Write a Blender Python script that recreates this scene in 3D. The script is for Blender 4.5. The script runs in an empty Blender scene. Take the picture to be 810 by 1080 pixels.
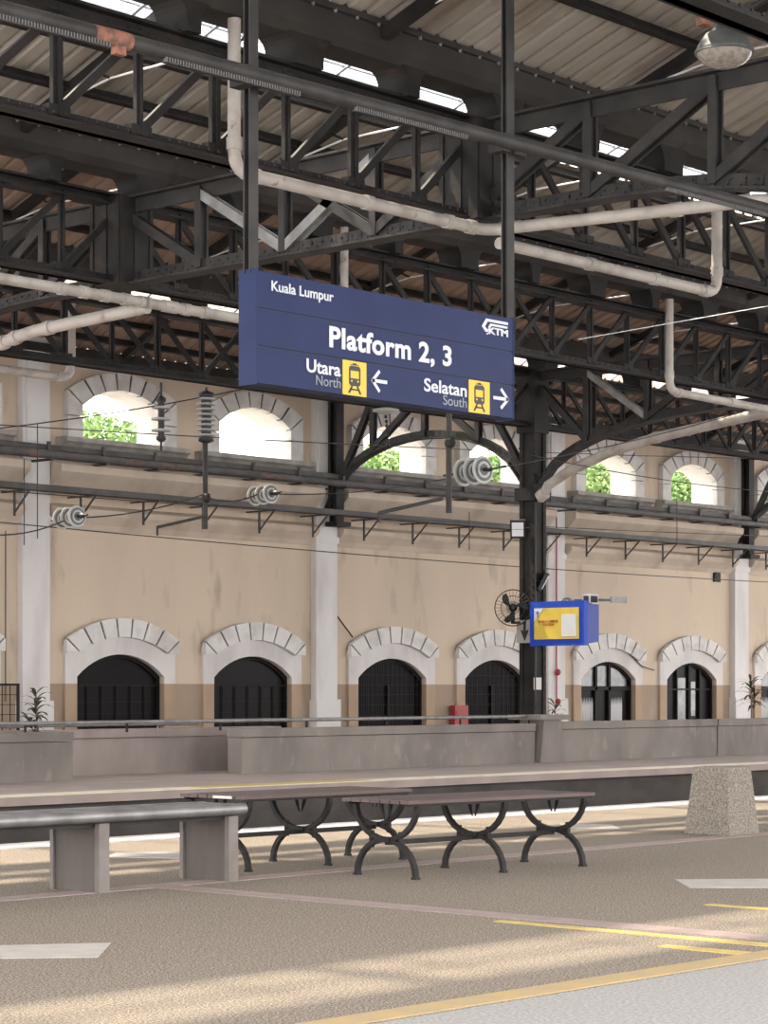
import bpy, bmesh, math, random
from mathutils import Vector, Matrix
random.seed(7)
R = math.radians
SC = bpy.context.scene
COL = SC.collection
# ------------------------------------------------------------------ camera
# world: X runs along the tracks, Y away from the viewer across them, Z up; camera at X=Y=0
CAMH = 1.2
FX, FY = 0.7426, 0.6697            # view direction
cam_d = bpy.data.cameras.new('camera'); cam = bpy.data.objects.new('camera', cam_d); COL.objects.link(cam)
cam.location = (0, 0, CAMH)
cam.rotation_euler = (R(90), 0, -math.atan2(FX, FY))
cam_d.sensor_fit = 'HORIZONTAL'; cam_d.sensor_width = 36; cam_d.lens = 2400 / 810 * 36
cam_d.shift_y = 187 / 810; cam_d.clip_start = 0.1; cam_d.clip_end = 400
SC.camera = cam
# ------------------------------------------------------------------ light
SC.view_settings.view_transform = 'Standard'
SC.view_settings.look = 'None'
SC.view_settings.gamma = 1
SC.view_settings.use_curve_mapping = False
SC.view_settings.exposure = 2.42
w = bpy.data.worlds.new('sky'); SC.world = w; w.use_nodes = True
bg = w.node_tree.nodes['Background']
bg.inputs[0].default_value = (1.0, 0.99, 0.98, 1); bg.inputs[1].default_value = 1.0
sd = bpy.data.lights.new('sun', 'SUN'); sun = bpy.data.objects.new('sun', sd); COL.objects.link(sun)
sd.energy = 2.5; sd.angle = R(1.3); sd.color = (1.0, 0.88, 0.70)
sun_dir = Vector((0.12, -0.565, -0.76))      # travels from beyond the wall towards the viewer
sun.rotation_euler = sun_dir.to_track_quat('-Z', 'Y').to_euler()
sun.location = (20, 60, 60)

# ------------------------------------------------------------------ helpers
def at(px, py, X=None, Y=None, Z=None):
    t = (px - 405) / 2400; u = (727 - py) / 2400
    dx = FX + FY * t; dy = FY - FX * t
    if X is not None: D = X / dx
    elif Y is not None: D = Y / dy
    else: D = (Z - CAMH) / u
    return Vector((dx * D, dy * D, CAMH + u * D))

WL = {}
def tag(o, label=None, cat=None, group=None, kind=None):
    if label: o['label'] = label
    if cat: o['category'] = cat
    if group: o['group'] = group
    if kind: o['kind'] = kind
    return o
def thing(name, label, cat, loc=(0, 0, 0), rz=0, group=None):
    o = bpy.data.objects.new(name, None); COL.objects.link(o)
    o.empty_display_size = 0.1
    o.location = loc; o.rotation_euler = (0, 0, rz); WL[o.name] = Vector(loc)
    return tag(o, label, cat, group)

class MB:
    def __init__(s): s.v = []; s.f = []; s.sm = []
    def add(s, vs, fs, smooth=False):
        n = len(s.v); s.v += [Vector(v) for v in vs]; s.f += [tuple(n + i for i in f) for f in fs]; s.sm += [smooth] * len(fs)
        return s
    def box(s, a, b):
        x0, y0, z0 = a; x1, y1, z1 = b
        return s.add([(x0,y0,z0),(x1,y0,z0),(x1,y1,z0),(x0,y1,z0),(x0,y0,z1),(x1,y0,z1),(x1,y1,z1),(x0,y1,z1)],
              [(0,3,2,1),(4,5,6,7),(0,1,5,4),(1,2,6,5),(2,3,7,6),(3,0,4,7)])
    def cbox(s, c, sz): return s.box([c[i]-sz[i]/2 for i in range(3)], [c[i]+sz[i]/2 for i in range(3)])
    def frame(s, p, q, up=(0, 0, 1)):
        p = Vector(p); q = Vector(q); d = (q - p).normalized(); u = Vector(up)
        if abs(d.dot(u)) > 0.98: u = Vector((0, 1, 0))
        sd_ = d.cross(u).normalized(); u = sd_.cross(d).normalized()
        return p, q, sd_, u
    def bar(s, p, q, w_, h, up=(0, 0, 1)):
        p, q, a, u = s.frame(p, q, up); a = a * w_ / 2; u = u * h / 2
        return s.add([p-a-u, p+a-u, p+a+u, p-a+u, q-a-u, q+a-u, q+a+u, q-a+u],
              [(0,1,2,3),(7,6,5,4),(0,4,5,1),(1,5,6,2),(2,6,7,3),(3,7,4,0)])
    def angle(s, p, q, w_, th, up=(0, 0, 1)):           # L section
        p, q, a, u = s.frame(p, q, up)
        s.bar(p - u * (w_/2 - th/2), q - u * (w_/2 - th/2), w_, th, up)
        s.bar(p - a * (w_/2 - th/2), q - a * (w_/2 - th/2), th, w_, up)
        return s
    def ibeam(s, p, q, w_, h, th, up=(0, 0, 1)):
        p, q, a, u = s.frame(p, q, up)
        s.bar(p, q, th, h - th, up)
        s.bar(p + u * (h/2 - th/2), q + u * (h/2 - th/2), w_, th, up)
        s.bar(p - u * (h/2 - th/2), q - u * (h/2 - th/2), w_, th, up)
        return s
    def tube(s, pts, r, n=10, caps=True):
        pts = [Vector(p) for p in pts]; rings = []; ref = None
        for i, p in enumerate(pts):
            if i == 0: d = pts[1] - p
            elif i == len(pts) - 1: d = p - pts[i-1]
            else: d = (pts[i+1] - p).normalized() + (p - pts[i-1]).normalized()
            d.normalize()
            if ref is None:
                ref = Vector((0, 0, 1)) if abs(d.z) < 0.9 else Vector((1, 0, 0))
            a = d.cross(ref).normalized(); b = a.cross(d).normalized(); ref = b
            rr = r[i] if isinstance(r, (list, tuple)) else r
            rings.append([p + a * rr * math.cos(2*math.pi*k/n) + b * rr * math.sin(2*math.pi*k/n) for k in range(n)])
        vs = [v for g in rings for v in g]; fs = []
        for i in range(len(pts) - 1):
            for k in range(n):
                fs.append((i*n+k, i*n+(k+1) % n, (i+1)*n+(k+1) % n, (i+1)*n+k))
        s.add(vs, fs, True)
        if caps:
            s.add(rings[0], [tuple(range(n))[::-1]]); s.add(rings[-1], [tuple(range(n))])
        return s
    def lathe(s, c, axis, prof, n=16, smooth=True):      # prof: (distance along axis, radius)
        c = Vector(c); d = Vector(axis).normalized()
        ref = Vector((0, 0, 1)) if abs(d.z) < 0.9 else Vector((1, 0, 0))
        a = d.cross(ref).normalized(); b = a.cross(d).normalized()
        vs = []; fs = []
        for (t, r) in prof:
            for k in range(n):
                vs.append(c + d*t + a*r*math.cos(2*math.pi*k/n) + b*r*math.sin(2*math.pi*k/n))
        for i in range(len(prof) - 1):
            for k in range(n):
                fs.append((i*n+k, i*n+(k+1) % n, (i+1)*n+(k+1) % n, (i+1)*n+k))
        s.add(vs, fs, smooth)
        s.add(vs[:n], [tuple(range(n))[::-1]]); s.add(vs[-n:], [tuple(range(n))])
        return s
    def prism(s, poly, off):                             # poly: world points, off: extrude vector
        poly = [Vector(p) for p in poly]; off = Vector(off); n = len(poly)
        return s.add(poly + [p + off for p in poly],
              [tuple(range(n))[::-1], tuple(range(n, 2*n))] + [(i, (i+1) % n, n+(i+1) % n, n+i) for i in range(n)])
    def strip(s, A, B, off):                             # solid between two polylines, extruded
        off = Vector(off)
        for i in range(len(A) - 1):
            s.prism([A[i], A[i+1], B[i+1], B[i]], off)
        return s
    def build(s, name, mat_, parent=None, local=False, label=None, kind=None, normals=True):
        me = bpy.data.meshes.new(name)
        off = Vector((0, 0, 0))
        if parent is not None and not local: off = WL.get(parent.name, Vector((0, 0, 0)))
        me.from_pydata([tuple(v - off) for v in s.v], [], s.f)
        me.polygons.foreach_set('use_smooth', s.sm)
        if normals:
            bm = bmesh.new(); bm.from_mesh(me); bmesh.ops.recalc_face_normals(bm, faces=bm.faces); bm.to_mesh(me); bm.free()
        me.materials.append(mat_)
        o = bpy.data.objects.new(name, me); COL.objects.link(o)
        if parent is not None:
            o.parent = parent; WL[o.name] = off
        if label: o['label'] = label
        if kind: o['kind'] = kind
        return o
def dup(root, loc, label=None, rz=None, group=None):
    r = root.copy(); COL.objects.link(r); r.location = loc; WL[r.name] = Vector(loc)
    if rz is not None: r.rotation_euler = (0, 0, rz)
    if label: r['label'] = label
    if group: r['group'] = group
    for ch in list(root.children):
        c = ch.copy(); COL.objects.link(c); c.parent = r
        for g in ch.children:
            d = g.copy(); COL.objects.link(d); d.parent = c
    return r

# ------------------------------------------------------------------ materials
def mat(name, col, rough=0.7, metal=0.0, col2=None, scale=3.0, detail=6.0, lo=0.35, hi=0.65, bump=0.0, bscale=None,
        stretch=(1, 1, 1), col3=None, scale3=1.0, lo3=0.6, hi3=0.75, zsplit=None, zcol=None, spec=0.5, emit=None):
    m = bpy.data.materials.new(name); m.use_nodes = True
    nt = m.node_tree; N = nt.nodes; L = nt.links
    b = N['Principled BSDF']; b.inputs['Roughness'].default_value = rough; b.inputs['Metallic'].default_value = metal
    b.inputs['Specular IOR Level'].default_value = spec
    b.inputs['Base Color'].default_value = (*col, 1)
    geo = N.new('ShaderNodeNewGeometry'); mp = N.new('ShaderNodeMapping'); mp.inputs['Scale'].default_value = stretch
    L.new(geo.outputs['Position'], mp.inputs['Vector'])
    cur = None
    def noise(sc, dt=6.0):
        n = N.new('ShaderNodeTexNoise'); n.inputs['Scale'].default_value = sc; n.inputs['Detail'].default_value = dt
        L.new(mp.outputs[0], n.inputs['Vector']); return n
    def ramp(src, a, c):
        r = N.new('ShaderNodeMapRange'); r.inputs['From Min'].default_value = a; r.inputs['From Max'].default_value = c
        L.new(src, r.inputs['Value']); return r.outputs[0]
    def mix(fac, A, B):
        x = N.new('ShaderNodeMix'); x.data_type = 'RGBA'; L.new(fac, x.inputs[0])
        for sock, val in ((x.inputs[6], A), (x.inputs[7], B)):
            if isinstance(val, tuple): sock.default_value = (*val, 1)
            else: L.new(val, sock)
        return x.outputs[2]
    cur = col
    if zsplit is not None:
        sx = N.new('ShaderNodeSeparateXYZ'); L.new(geo.outputs['Position'], sx.inputs[0])
        lt = N.new('ShaderNodeMath'); lt.operation = 'LESS_THAN'; lt.inputs[1].default_value = zsplit
        L.new(sx.outputs[2], lt.inputs[0]); cur = mix(lt.outputs[0], cur, zcol)
    if col2 is not None:
        n = noise(scale, detail); f = ramp(n.outputs[0], lo, hi)
        if zsplit is not None:
            mm = N.new('ShaderNodeMix'); mm.data_type = 'RGBA'; mm.blend_type = 'MULTIPLY'; L.new(f, mm.inputs[0])
            L.new(cur, mm.inputs[6]); mm.inputs[7].default_value = (*[min(1, c2/max(c1, 1e-3)) for c1, c2 in zip(col, col2)], 1)
            cur = mm.outputs[2]
        else: cur = mix(f, cur, col2)
    if col3 is not None:
        n = noise(scale3, 8.0); cur = mix(ramp(n.outputs[0], lo3, hi3), cur, col3)
    if not isinstance(cur, tuple): L.new(cur, b.inputs['Base Color'])
    if bump:
        n = noise(bscale or scale * 3); bp = N.new('ShaderNodeBump'); bp.inputs['Strength'].default_value = bump
        bp.inputs['Distance'].default_value = 0.02
        L.new(n.outputs[0], bp.inputs['Height']); L.new(bp.outputs[0], b.inputs['Normal'])
    if emit: b.inputs['Emission Color'].default_value = (*emit[:3], 1); b.inputs['Emission Strength'].default_value = emit[3]
    return m
M = {}
M['steel'] = mat('dark_painted_steel', (0.0155, 0.014, 0.0135), 0.65, 0, (0.028, 0.025, 0.0235), 2.5, bump=0.2, bscale=30, col3=(0.05, 0.031, 0.023), scale3=3.5, lo3=0.62, hi3=0.74, spec=0.22)
M['steel2'] = mat('grey_painted_steel', (0.023, 0.0215, 0.021), 0.6, 0, (0.042, 0.039, 0.037), 3, bump=0.2, bscale=30, spec=0.28)
M['tooth'] = mat('dull_tooth_metal', (0.10, 0.095, 0.09), 0.6)
M['litsteel'] = mat('pale_steel_lit_tone', (0.15, 0.148, 0.145), 0.5, 0, (0.27, 0.265, 0.26), 4)  # pale steel; on chosen truss diagonals the paler tone is painted-in light
M['gutter'] = mat('gutter_plate', (0.035, 0.0315, 0.029), 0.75, 0, (0.058, 0.052, 0.047), 1.2, col3=(0.02, 0.017, 0.015), scale3=2.0, spec=0.2)
M['roof'] = mat('corrugated_sheet', (0.40, 0.365, 0.32), 0.7, 0, (0.29, 0.255, 0.215), 0.7, col3=(0.20, 0.155, 0.12), scale3=1.6, lo3=0.5, hi3=0.8, stretch=(1, 0.3, 1), spec=0.2)
M['roof_brown'] = mat('corrugated_sheet_shaded_brown', (0.36, 0.27, 0.21), 0.75, 0, (0.24, 0.175, 0.135), 0.7, stretch=(1, 0.3, 1), spec=0.2)  # same sheeting; browner tone paints in the far bays' dimmer, warmer light
M['skyframe'] = mat('skylight_frame', (0.5, 0.54, 0.6), 0.5)
M['wall'] = mat('beige_plaster', (0.585, 0.478, 0.372), 0.9, 0, (0.49, 0.40, 0.315), 0.6, lo=0.38, hi=0.72, bump=0.15, bscale=9, stretch=(1, 1, 0.35),
                col3=(0.38, 0.305, 0.245), scale3=2.6, lo3=0.58, hi3=0.8, zsplit=1.31, zcol=(0.335, 0.25, 0.185))
M['surround'] = mat('white_masonry', (0.62, 0.59, 0.575), 0.85, 0, (0.47, 0.445, 0.43), 2.2, lo=0.45, hi=0.8, bump=0.15, bscale=12, stretch=(1, 1, 0.4), zsplit=1.31, zcol=(0.38, 0.275, 0.19))
M['white'] = mat('white_masonry_paint', (0.62, 0.60, 0.59), 0.85, 0, (0.43, 0.40, 0.38), 1.6, lo=0.45, hi=0.85, bump=0.15, bscale=12, stretch=(1, 1, 0.3))
M['voussoir'] = mat('weathered_white_stone', (0.62, 0.60, 0.58), 0.85, 0, (0.40, 0.38, 0.36), 2.5, lo=0.45, hi=0.8, bump=0.2, bscale=14)
M['joint'] = mat('dark_joint', (0.05, 0.045, 0.04), 0.9)
M['cornice'] = mat('cornice_plaster', (0.52, 0.44, 0.36), 0.9, 0, (0.34, 0.27, 0.21), 1.4, lo=0.45, hi=0.8, stretch=(1, 1, 0.5))
M['sill'] = mat('grey_stone_sill', (0.36, 0.335, 0.305), 0.85, 0, (0.22, 0.205, 0.19), 3)
M['tray'] = mat('grey_service_steel', (0.055, 0.053, 0.051), 0.6, 0, (0.085, 0.08, 0.076), 3, spec=0.3)
M['concrete'] = mat('parapet_concrete', (0.21, 0.185, 0.165), 0.85, 0, (0.135, 0.117, 0.105), 1.4, lo=0.35, hi=0.7, bump=0.2, bscale=20, stretch=(1, 1, 0.5), col3=(0.28, 0.25, 0.225), scale3=5, lo3=0.6, hi3=0.85)
M['concrete_light'] = mat('parapet_concrete_pinkish', (0.30, 0.25, 0.23), 0.85, 0, (0.21, 0.175, 0.16), 1.8, lo=0.35, hi=0.7, bump=0.2, bscale=20, stretch=(1, 1, 0.5))
M['agg'] = mat('exposed_aggregate_concrete', (0.27, 0.235, 0.195), 0.9, 0, (0.13, 0.112, 0.095), 70, 3, lo=0.38, hi=0.6, bump=0.5, bscale=70)
M['slableg'] = mat('brown_grey_slab', (0.12, 0.10, 0.087), 0.75, 0, (0.075, 0.063, 0.056), 4, stretch=(1, 1, 0.2))
M['slabedge'] = mat('slab_edge', (0.18, 0.158, 0.143), 0.75, 0, (0.13, 0.113, 0.103), 5)
M['pebble'] = mat('pebble_washed_floor', (0.285, 0.24, 0.195), 0.9, 0, (0.10, 0.082, 0.066), 90, 2.0, lo=0.42, hi=0.58, col3=(0.56, 0.49, 0.40), scale3=120, lo3=0.58, hi3=0.66, spec=0.2)
M['pink'] = mat('pinkish_tile_band', (0.31, 0.24, 0.225), 0.7, 0, (0.25, 0.19, 0.18), 8)
M['platform'] = mat('far_platform_tiles', (0.34, 0.275, 0.25), 0.75, 0, (0.28, 0.225, 0.205), 2.0)
M['pale'] = mat('pale_tile', (0.43, 0.40, 0.37), 0.7, 0, (0.37, 0.34, 0.32), 9)
M['cream'] = mat('cream_edge_paint', (0.72, 0.66, 0.52), 0.7, 0, (0.58, 0.52, 0.41), 4)
M['edgewhite'] = mat('white_edge_stone', (0.66, 0.64, 0.62), 0.7, 0, (0.5, 0.48, 0.46), 4)
M['yellow'] = mat('yellow_floor_paint', (0.50, 0.38, 0.095), 0.8, 0, (0.42, 0.32, 0.14), 12)
M['ochre'] = mat('worn_ochre_tile', (0.40, 0.285, 0.13), 0.8, 0, (0.34, 0.26, 0.155), 7)
M['grit'] = mat('light_grey_paving', (0.34, 0.325, 0.315), 0.9, 0, (0.24, 0.23, 0.22), 60, 2, lo=0.4, hi=0.6)
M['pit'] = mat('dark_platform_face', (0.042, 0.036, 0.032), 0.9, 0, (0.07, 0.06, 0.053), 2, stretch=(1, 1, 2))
M['ballast'] = mat('ballast', (0.16, 0.14, 0.125), 0.95, 0, (0.07, 0.06, 0.055), 14, bump=0.8, bscale=20)
M['rail'] = mat('rail_steel', (0.28, 0.24, 0.22), 0.4, 0.7)
M['blue'] = mat('blue_sign_paint', (0.0055, 0.0125, 0.062), 0.5, 0, (0.0075, 0.0165, 0.075), 3, spec=0.22)
M['bluegap'] = mat('sign_groove', (0.004, 0.006, 0.02), 0.6)
M['signwhite'] = mat('white_lettering', (0.55, 0.565, 0.60), 0.5)
M['signgrey'] = mat('grey_lettering', (0.20, 0.22, 0.24), 0.5)
M['signyellow'] = mat('yellow_pictogram_plate', (0.60, 0.41, 0.02), 0.45)
M['black'] = mat('black_paint', (0.012, 0.012, 0.013), 0.5)
M['tvblue'] = mat('screen_case_blue', (0.018, 0.06, 0.42), 0.5, spec=0.2)
M['tvblue2'] = mat('screen_case_deep_blue', (0.012, 0.035, 0.26), 0.5, spec=0.2)
M['poster'] = mat('yellow_poster', (0.58, 0.43, 0.06), 0.5)
M['red'] = mat('red_enamel', (0.30, 0.02, 0.02), 0.5)
M['pipe'] = mat('white_pvc_pipe', (0.42, 0.385, 0.35), 0.55, 0, (0.28, 0.245, 0.215), 3.5, lo=0.45, hi=0.75, col3=(0.18, 0.145, 0.12), scale3=9, lo3=0.64, hi3=0.76, spec=0.3)
M['rod'] = mat('pale_tie_rod', (0.75, 0.75, 0.75), 0.4)
M['porcelain'] = mat('grey_porcelain', (0.38, 0.38, 0.37), 0.35)
M['stainless'] = mat('stainless_steel', (0.26, 0.25, 0.245), 0.5, 0.6, (0.17, 0.165, 0.16), 7)
M['iron'] = mat('black_cast_iron', (0.015, 0.0135, 0.013), 0.7, 0, (0.025, 0.022, 0.02), 20, spec=0.25)
M['wood'] = mat('red_brown_bench_slats', (0.095, 0.062, 0.057), 0.5, 0, (0.065, 0.042, 0.038), 3, stretch=(0.3, 6, 1), spec=0.35)
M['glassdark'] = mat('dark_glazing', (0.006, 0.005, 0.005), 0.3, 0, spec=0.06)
M['frame'] = mat('black_window_frame', (0.008, 0.007, 0.007), 0.6, spec=0.15)
M['reflect_glass'] = mat('glazing_painted_reflection', (0.20, 0.20, 0.20), 0.15, 0, (0.09, 0.09, 0.09), 2.5)  # outdoor light and reflections in the glass, painted as a paler colour
M['curtain'] = mat('pale_curtain', (0.5, 0.5, 0.5), 0.8)
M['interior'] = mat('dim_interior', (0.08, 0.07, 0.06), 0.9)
M['lens'] = mat('lamp_lens', (0.33, 0.29, 0.25), 0.2, 0, (0.22, 0.19, 0.165), 22, 3)
M['lampgrey'] = mat('grey_lamp_housing', (0.12, 0.125, 0.12), 0.55, 0, (0.08, 0.085, 0.083), 10)
M['orange'] = mat('flaking_orange_primer', (0.30, 0.12, 0.075), 0.8, 0, (0.08, 0.05, 0.04), 14)
M['dullrust'] = mat('dull_rust', (0.13, 0.085, 0.07), 0.8, 0, (0.06, 0.05, 0.045), 9)
M['leafg'] = mat('green_leaf', (0.06, 0.15, 0.03), 0.6, 0, (0.10, 0.22, 0.05), 2)
M['leafo'] = mat('outdoor_foliage', (0.14, 0.24, 0.075), 0.8, 0, (0.24, 0.34, 0.13), 1.1)
M['potleaf'] = mat('pot_plant_leaf', (0.055, 0.06, 0.035), 0.6, 0, (0.03, 0.035, 0.02), 6, spec=0.2)
M['bark'] = mat('stem_bark', (0.16, 0.12, 0.085), 0.9)
M['clay'] = mat('clay_pot', (0.25, 0.12, 0.08), 0.8)
M['ground'] = mat('outdoor_ground', (0.30, 0.30, 0.26), 0.9, 0, (0.2, 0.22, 0.15), 1)
M['ledface'] = mat('floodlight_face', (0.75, 0.77, 0.8), 0.3)
M['paper'] = mat('pale_notice', (0.55, 0.53, 0.5), 0.7)

def struct(name, mb, m, parent=None, normals=True):
    o = mb.build(name, m, parent, normals=normals)
    if parent is None: o['kind'] = 'structure'
    return o

# ================================================================== THE SETTING
XA, XB = -2.0, 72.0
PE_N, PE_F = 13.9, 20.0         # platform edges either side of the track pit
YW = 34.0                       # arcaded wall
m_ = MB().box((XA, 5.5, -1.2), (XB, PE_N, 0.0)); struct('floor', m_, M['pebble'])
m_ = MB().box((XA, -14, -1.2), (XB, 5.5, 0.0)); struct('floor', m_, M['grit'])
m_ = MB().box((XA, PE_N, -1.5), (XB, PE_F, -1.2)); struct('floor', m_, M['ballast'])
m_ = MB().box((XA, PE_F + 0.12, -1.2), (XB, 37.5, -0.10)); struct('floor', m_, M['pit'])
m_ = MB().box((XA, PE_F, -0.10), (XB, YW, 0.0)); struct('floor', m_, M['platform'])
m_ = MB().box((XA, 37.5, -1.4), (110, 90, -0.2)); struct('floor', m_, M['ground'])
for y, lb in ((15.2, 'steel running rail nearest the viewer in the track pit'), (16.3, 'second steel running rail in the track pit'), (17.6, 'third steel running rail in the track pit'), (18.7, 'steel running rail nearest the far platform in the track pit')):
    m_ = MB().ibeam((XA, y, -1.05), (XB, y, -1.05), 0.12, 0.15, 0.03)
    tag(m_.build('rail', M['rail']), lb, 'rail', 'running rails in the track pit')

# the arcaded wall, in vertical slices so that its openings are real holes
BAYC = [23.62, 31.72, 39.75, 47.85, 55.95]
PIL = [19.6, 27.67, 35.68, 43.78, 51.9, 60.0]
OFF = 1.83
cent = [c + s * OFF for c in BAYC for s in (-1, 1)]
TH = 0.66
def seg(hw, z0, z1):            # segmental arch: height at offset x
    r = (hw*hw + (z1-z0)**2) / (2*(z1-z0)); return lambda x: z1 - r + math.sqrt(max(0, r*r - x*x))
LO_HW, UP_HW = 1.14, 1.05
lo_arch = seg(LO_HW, 1.45, 1.89); up_arch = seg(UP_HW, 6.70, 7.08)
UPS = 6.05
WT = 9.3
xs = {14.0, 64.0}
NS = 14
for c in cent:
    for hw in (LO_HW, UP_HW):
        for k in range(NS + 1): xs.add(round(c - hw*math.cos(math.pi*k/NS), 4))
xs = sorted(xs)
wm = MB(); rv = MB()
for xa, xb in zip(xs[:-1], xs[1:]):
    if xb - xa < 1e-4: continue
    xm = (xa + xb) / 2; iv = []
    c = min(cent, key=lambda q: abs(q - xm)); da, db = xa - c, xb - c
    z0a = z0b = -0.15
    if abs(xm - c) < LO_HW: z0a, z0b = lo_arch(da), lo_arch(db)
    if abs(xm - c) < UP_HW:
        iv.append((z0a, z0b, UPS, UPS)); iv.append((up_arch(da), up_arch(db), WT, WT))
    else: iv.append((z0a, z0b, WT, WT))
    for (a0, b0, a1, b1) in iv:
        wm.add([(xa,YW,a0),(xb,YW,b0),(xb,YW,b1),(xa,YW,a1),(xa,YW+TH,a0),(xb,YW+TH,b0),(xb,YW+TH,b1),(xa,YW+TH,a1)],
               [(0,1,2,3),(5,4,7,6),(0,4,5,1),(3,2,6,7)][:2] + ([(0,4,5,1)] if a0 < 6 else []) + ([(3,2,6,7)] if a1 > 7.2 else []))
        if a0 > 6.2: rv.add([(xa,YW,a0),(xb,YW,b0),(xb,YW+TH,b0),(xa,YW+TH,a0)], [(0,3,2,1)])
        if a1 < 6.2: rv.add([(xa,YW,a1),(xb,YW,b1),(xb,YW+TH,b1),(xa,YW+TH,a1)], [(0,1,2,3)])
for c in cent:                  # jambs
    for s in (-1, 1):
        x = c + s*LO_HW; wm.add([(x,YW,-0.15),(x,YW+TH,-0.15),(x,YW+TH,1.45),(x,YW,1.45)], [(0,1,2,3)] if s > 0 else [(3,2,1,0)])
        x = c + s*UP_HW; rv.add([(x,YW,UPS),(x,YW+TH,UPS),(x,YW+TH,6.70),(x,YW,6.70)], [(0,1,2,3)] if s > 0 else [(3,2,1,0)])
wb = struct('wall_back', wm, M['wall'], normals=False)
struct('window_reveals', rv, M['white'], wb, normals=False)
# dim rooms behind the lower arcade
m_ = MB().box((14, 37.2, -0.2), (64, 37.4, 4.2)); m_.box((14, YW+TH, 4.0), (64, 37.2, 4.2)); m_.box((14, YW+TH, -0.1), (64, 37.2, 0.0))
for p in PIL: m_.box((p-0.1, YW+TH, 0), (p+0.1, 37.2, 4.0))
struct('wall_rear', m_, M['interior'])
# pilasters, plinths, cornices
tn = 0
for i, p in enumerate(PIL):
    if p < 26 or p > 61: continue
    m_ = MB().box((p-0.33, YW-0.16, 0), (p+0.33, YW, 9.2)); m_.box((p-0.25, YW-0.19, 5.9), (p+0.20, YW-0.16, 9.2))
    m_.box((p-0.38, YW-0.22, 0), (p+0.38, YW, 0.98)); m_.box((p-0.36, YW-0.19, 4.36), (p+0.36, YW, 4.50))
    tn += 1; struct('trim_%d' % tn, m_, M['white'])
def profile_run(x0, x1, prof):
    A = [Vector((x0, YW - a, z)) for a, z in prof]
    return MB().prism(A, (x1 - x0, 0, 0))
for a, b in zip([14.0] + [p + 0.37 for p in PIL], [p - 0.37 for p in PIL] + [64.0]):
    tn += 1; struct('trim_%d' % tn, profile_run(a, b, [(0,5.0),(0.12,5.0),(0.16,5.08),(0.42,5.32),(0.46,5.36),(0.46,5.50),(0.0,5.62)]), M['cornice'])
    tn += 1; struct('trim_%d' % tn, profile_run(a, b, [(0,4.30),(0.05,4.30),(0.12,4.40),(0.30,4.56),(0.32,4.60),(0.32,4.68),(0,4.78)]), M['cornice'])

def vous(c, inn, out, hw_i, hw_o, n, y0, y1, mb, joint=0.032):
    for k in range(n):
        def ring(s0, s1, f, hw):
            pts = []
            for q in range(4):
                s = s0 + (s1 - s0) * q / 3; pts.append((c + s * hw, f(s * hw)))
            return pts
        s0 = -1 + 2*k/n + joint*0.5; s1 = -1 + 2*(k+1)/n - joint*0.5
        I = ring(s0, s1, inn, hw_i); O = ring(s0, s1, out, hw_o)
        mb.strip([(x, y0, z) for x, z in I], [(x, y0, z) for x, z in O], (0, y1 - y0, 0))
vi = seg(1.16, 1.92, 2.23); vo = seg(1.47, 2.17, 2.60)
ui = up_arch; uo = seg(1.42, 6.98, 7.42)
for i, c in enumerate(cent):
    if c < 23 or c > 55: continue
    # lower: plain band and raised voussoirs
    m_ = MB()
    P1 = []; P2 = []
    for k in range(17):
        s = -1 + k/8; x = c + s*1.44; P2.append((x, YW-0.07, vo(s*1.44) - 0.1 if abs(s) < 1 else 2.05)); P1.append((c + s*LO_HW, YW-0.07, lo_arch(s*LO_HW)))
    m_.strip(P1, P2, (0, 0.07, 0))
    for s in (-1, 1): m_.prism([(c+s*LO_HW, YW-0.07, 0), (c+s*1.44, YW-0.07, 0), (c+s*1.44, YW-0.07, 2.06), (c+s*LO_HW, YW-0.07, 1.45)], (0, 0.07, 0))
    tn += 1; t = struct('trim_%d' % tn, m_, M['surround'])
    jb = MB(); vous(c, lambda x: vi(x)+0.015, lambda x: vo(x)-0.02, 1.15, 1.45, 1 if False else 3, YW-0.145, YW-0.065, jb, 0.0); struct('joints', jb, M['joint'], t)
    m_ = MB(); vous(c, vi, vo, 1.16, 1.47, 7, YW-0.17, YW-0.065, m_)
    for s in (-1, 1): m_.prism([(c+s*1.165, YW-0.17, 1.92), (c+s*1.475, YW-0.17, 1.92), (c+s*1.475, YW-0.17, 2.16)], (0, 0.10, 0))
    struct('voussoirs', m_, M['voussoir'], t)
    # upper: faceted surround and sill
    m_ = MB(); vous(c, ui, uo, UP_HW, 1.42, 7, YW-0.14, YW+0.0, m_, 0.04)
    for s in (-1, 1):
        for z0, z1 in ((UPS, 6.48), (6.50, 6.97)):
            zz = 6.70 if z1 > 6.6 else z1
            m_.prism([(c+s*UP_HW, YW-0.14, z0), (c+s*1.42, YW-0.14, z0), (c+s*1.42, YW-0.14, z1), (c+s*UP_HW, YW-0.14, zz)], (0, 0.14, 0))
    tn += 1; t = struct('trim_%d' % tn, m_, M['voussoir'])
    jb = MB(); vous(c, lambda x: ui(x)+0.015, lambda x: uo(x)-0.02, UP_HW, 1.40, 3, YW-0.115, YW, jb, 0.0); struct('joints', jb, M['joint'], t)
    m_ = MB(); 
    A = [Vector((c-1.62, YW-a, z)) for a, z in [(0,5.84),(0.2,5.84),(0.26,5.92),(0.34,5.96),(0.34,6.05),(0,6.06)]]
    m_.prism(A, (3.24, 0, 0)); struct('sill', m_, M['sill'], t)

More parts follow.
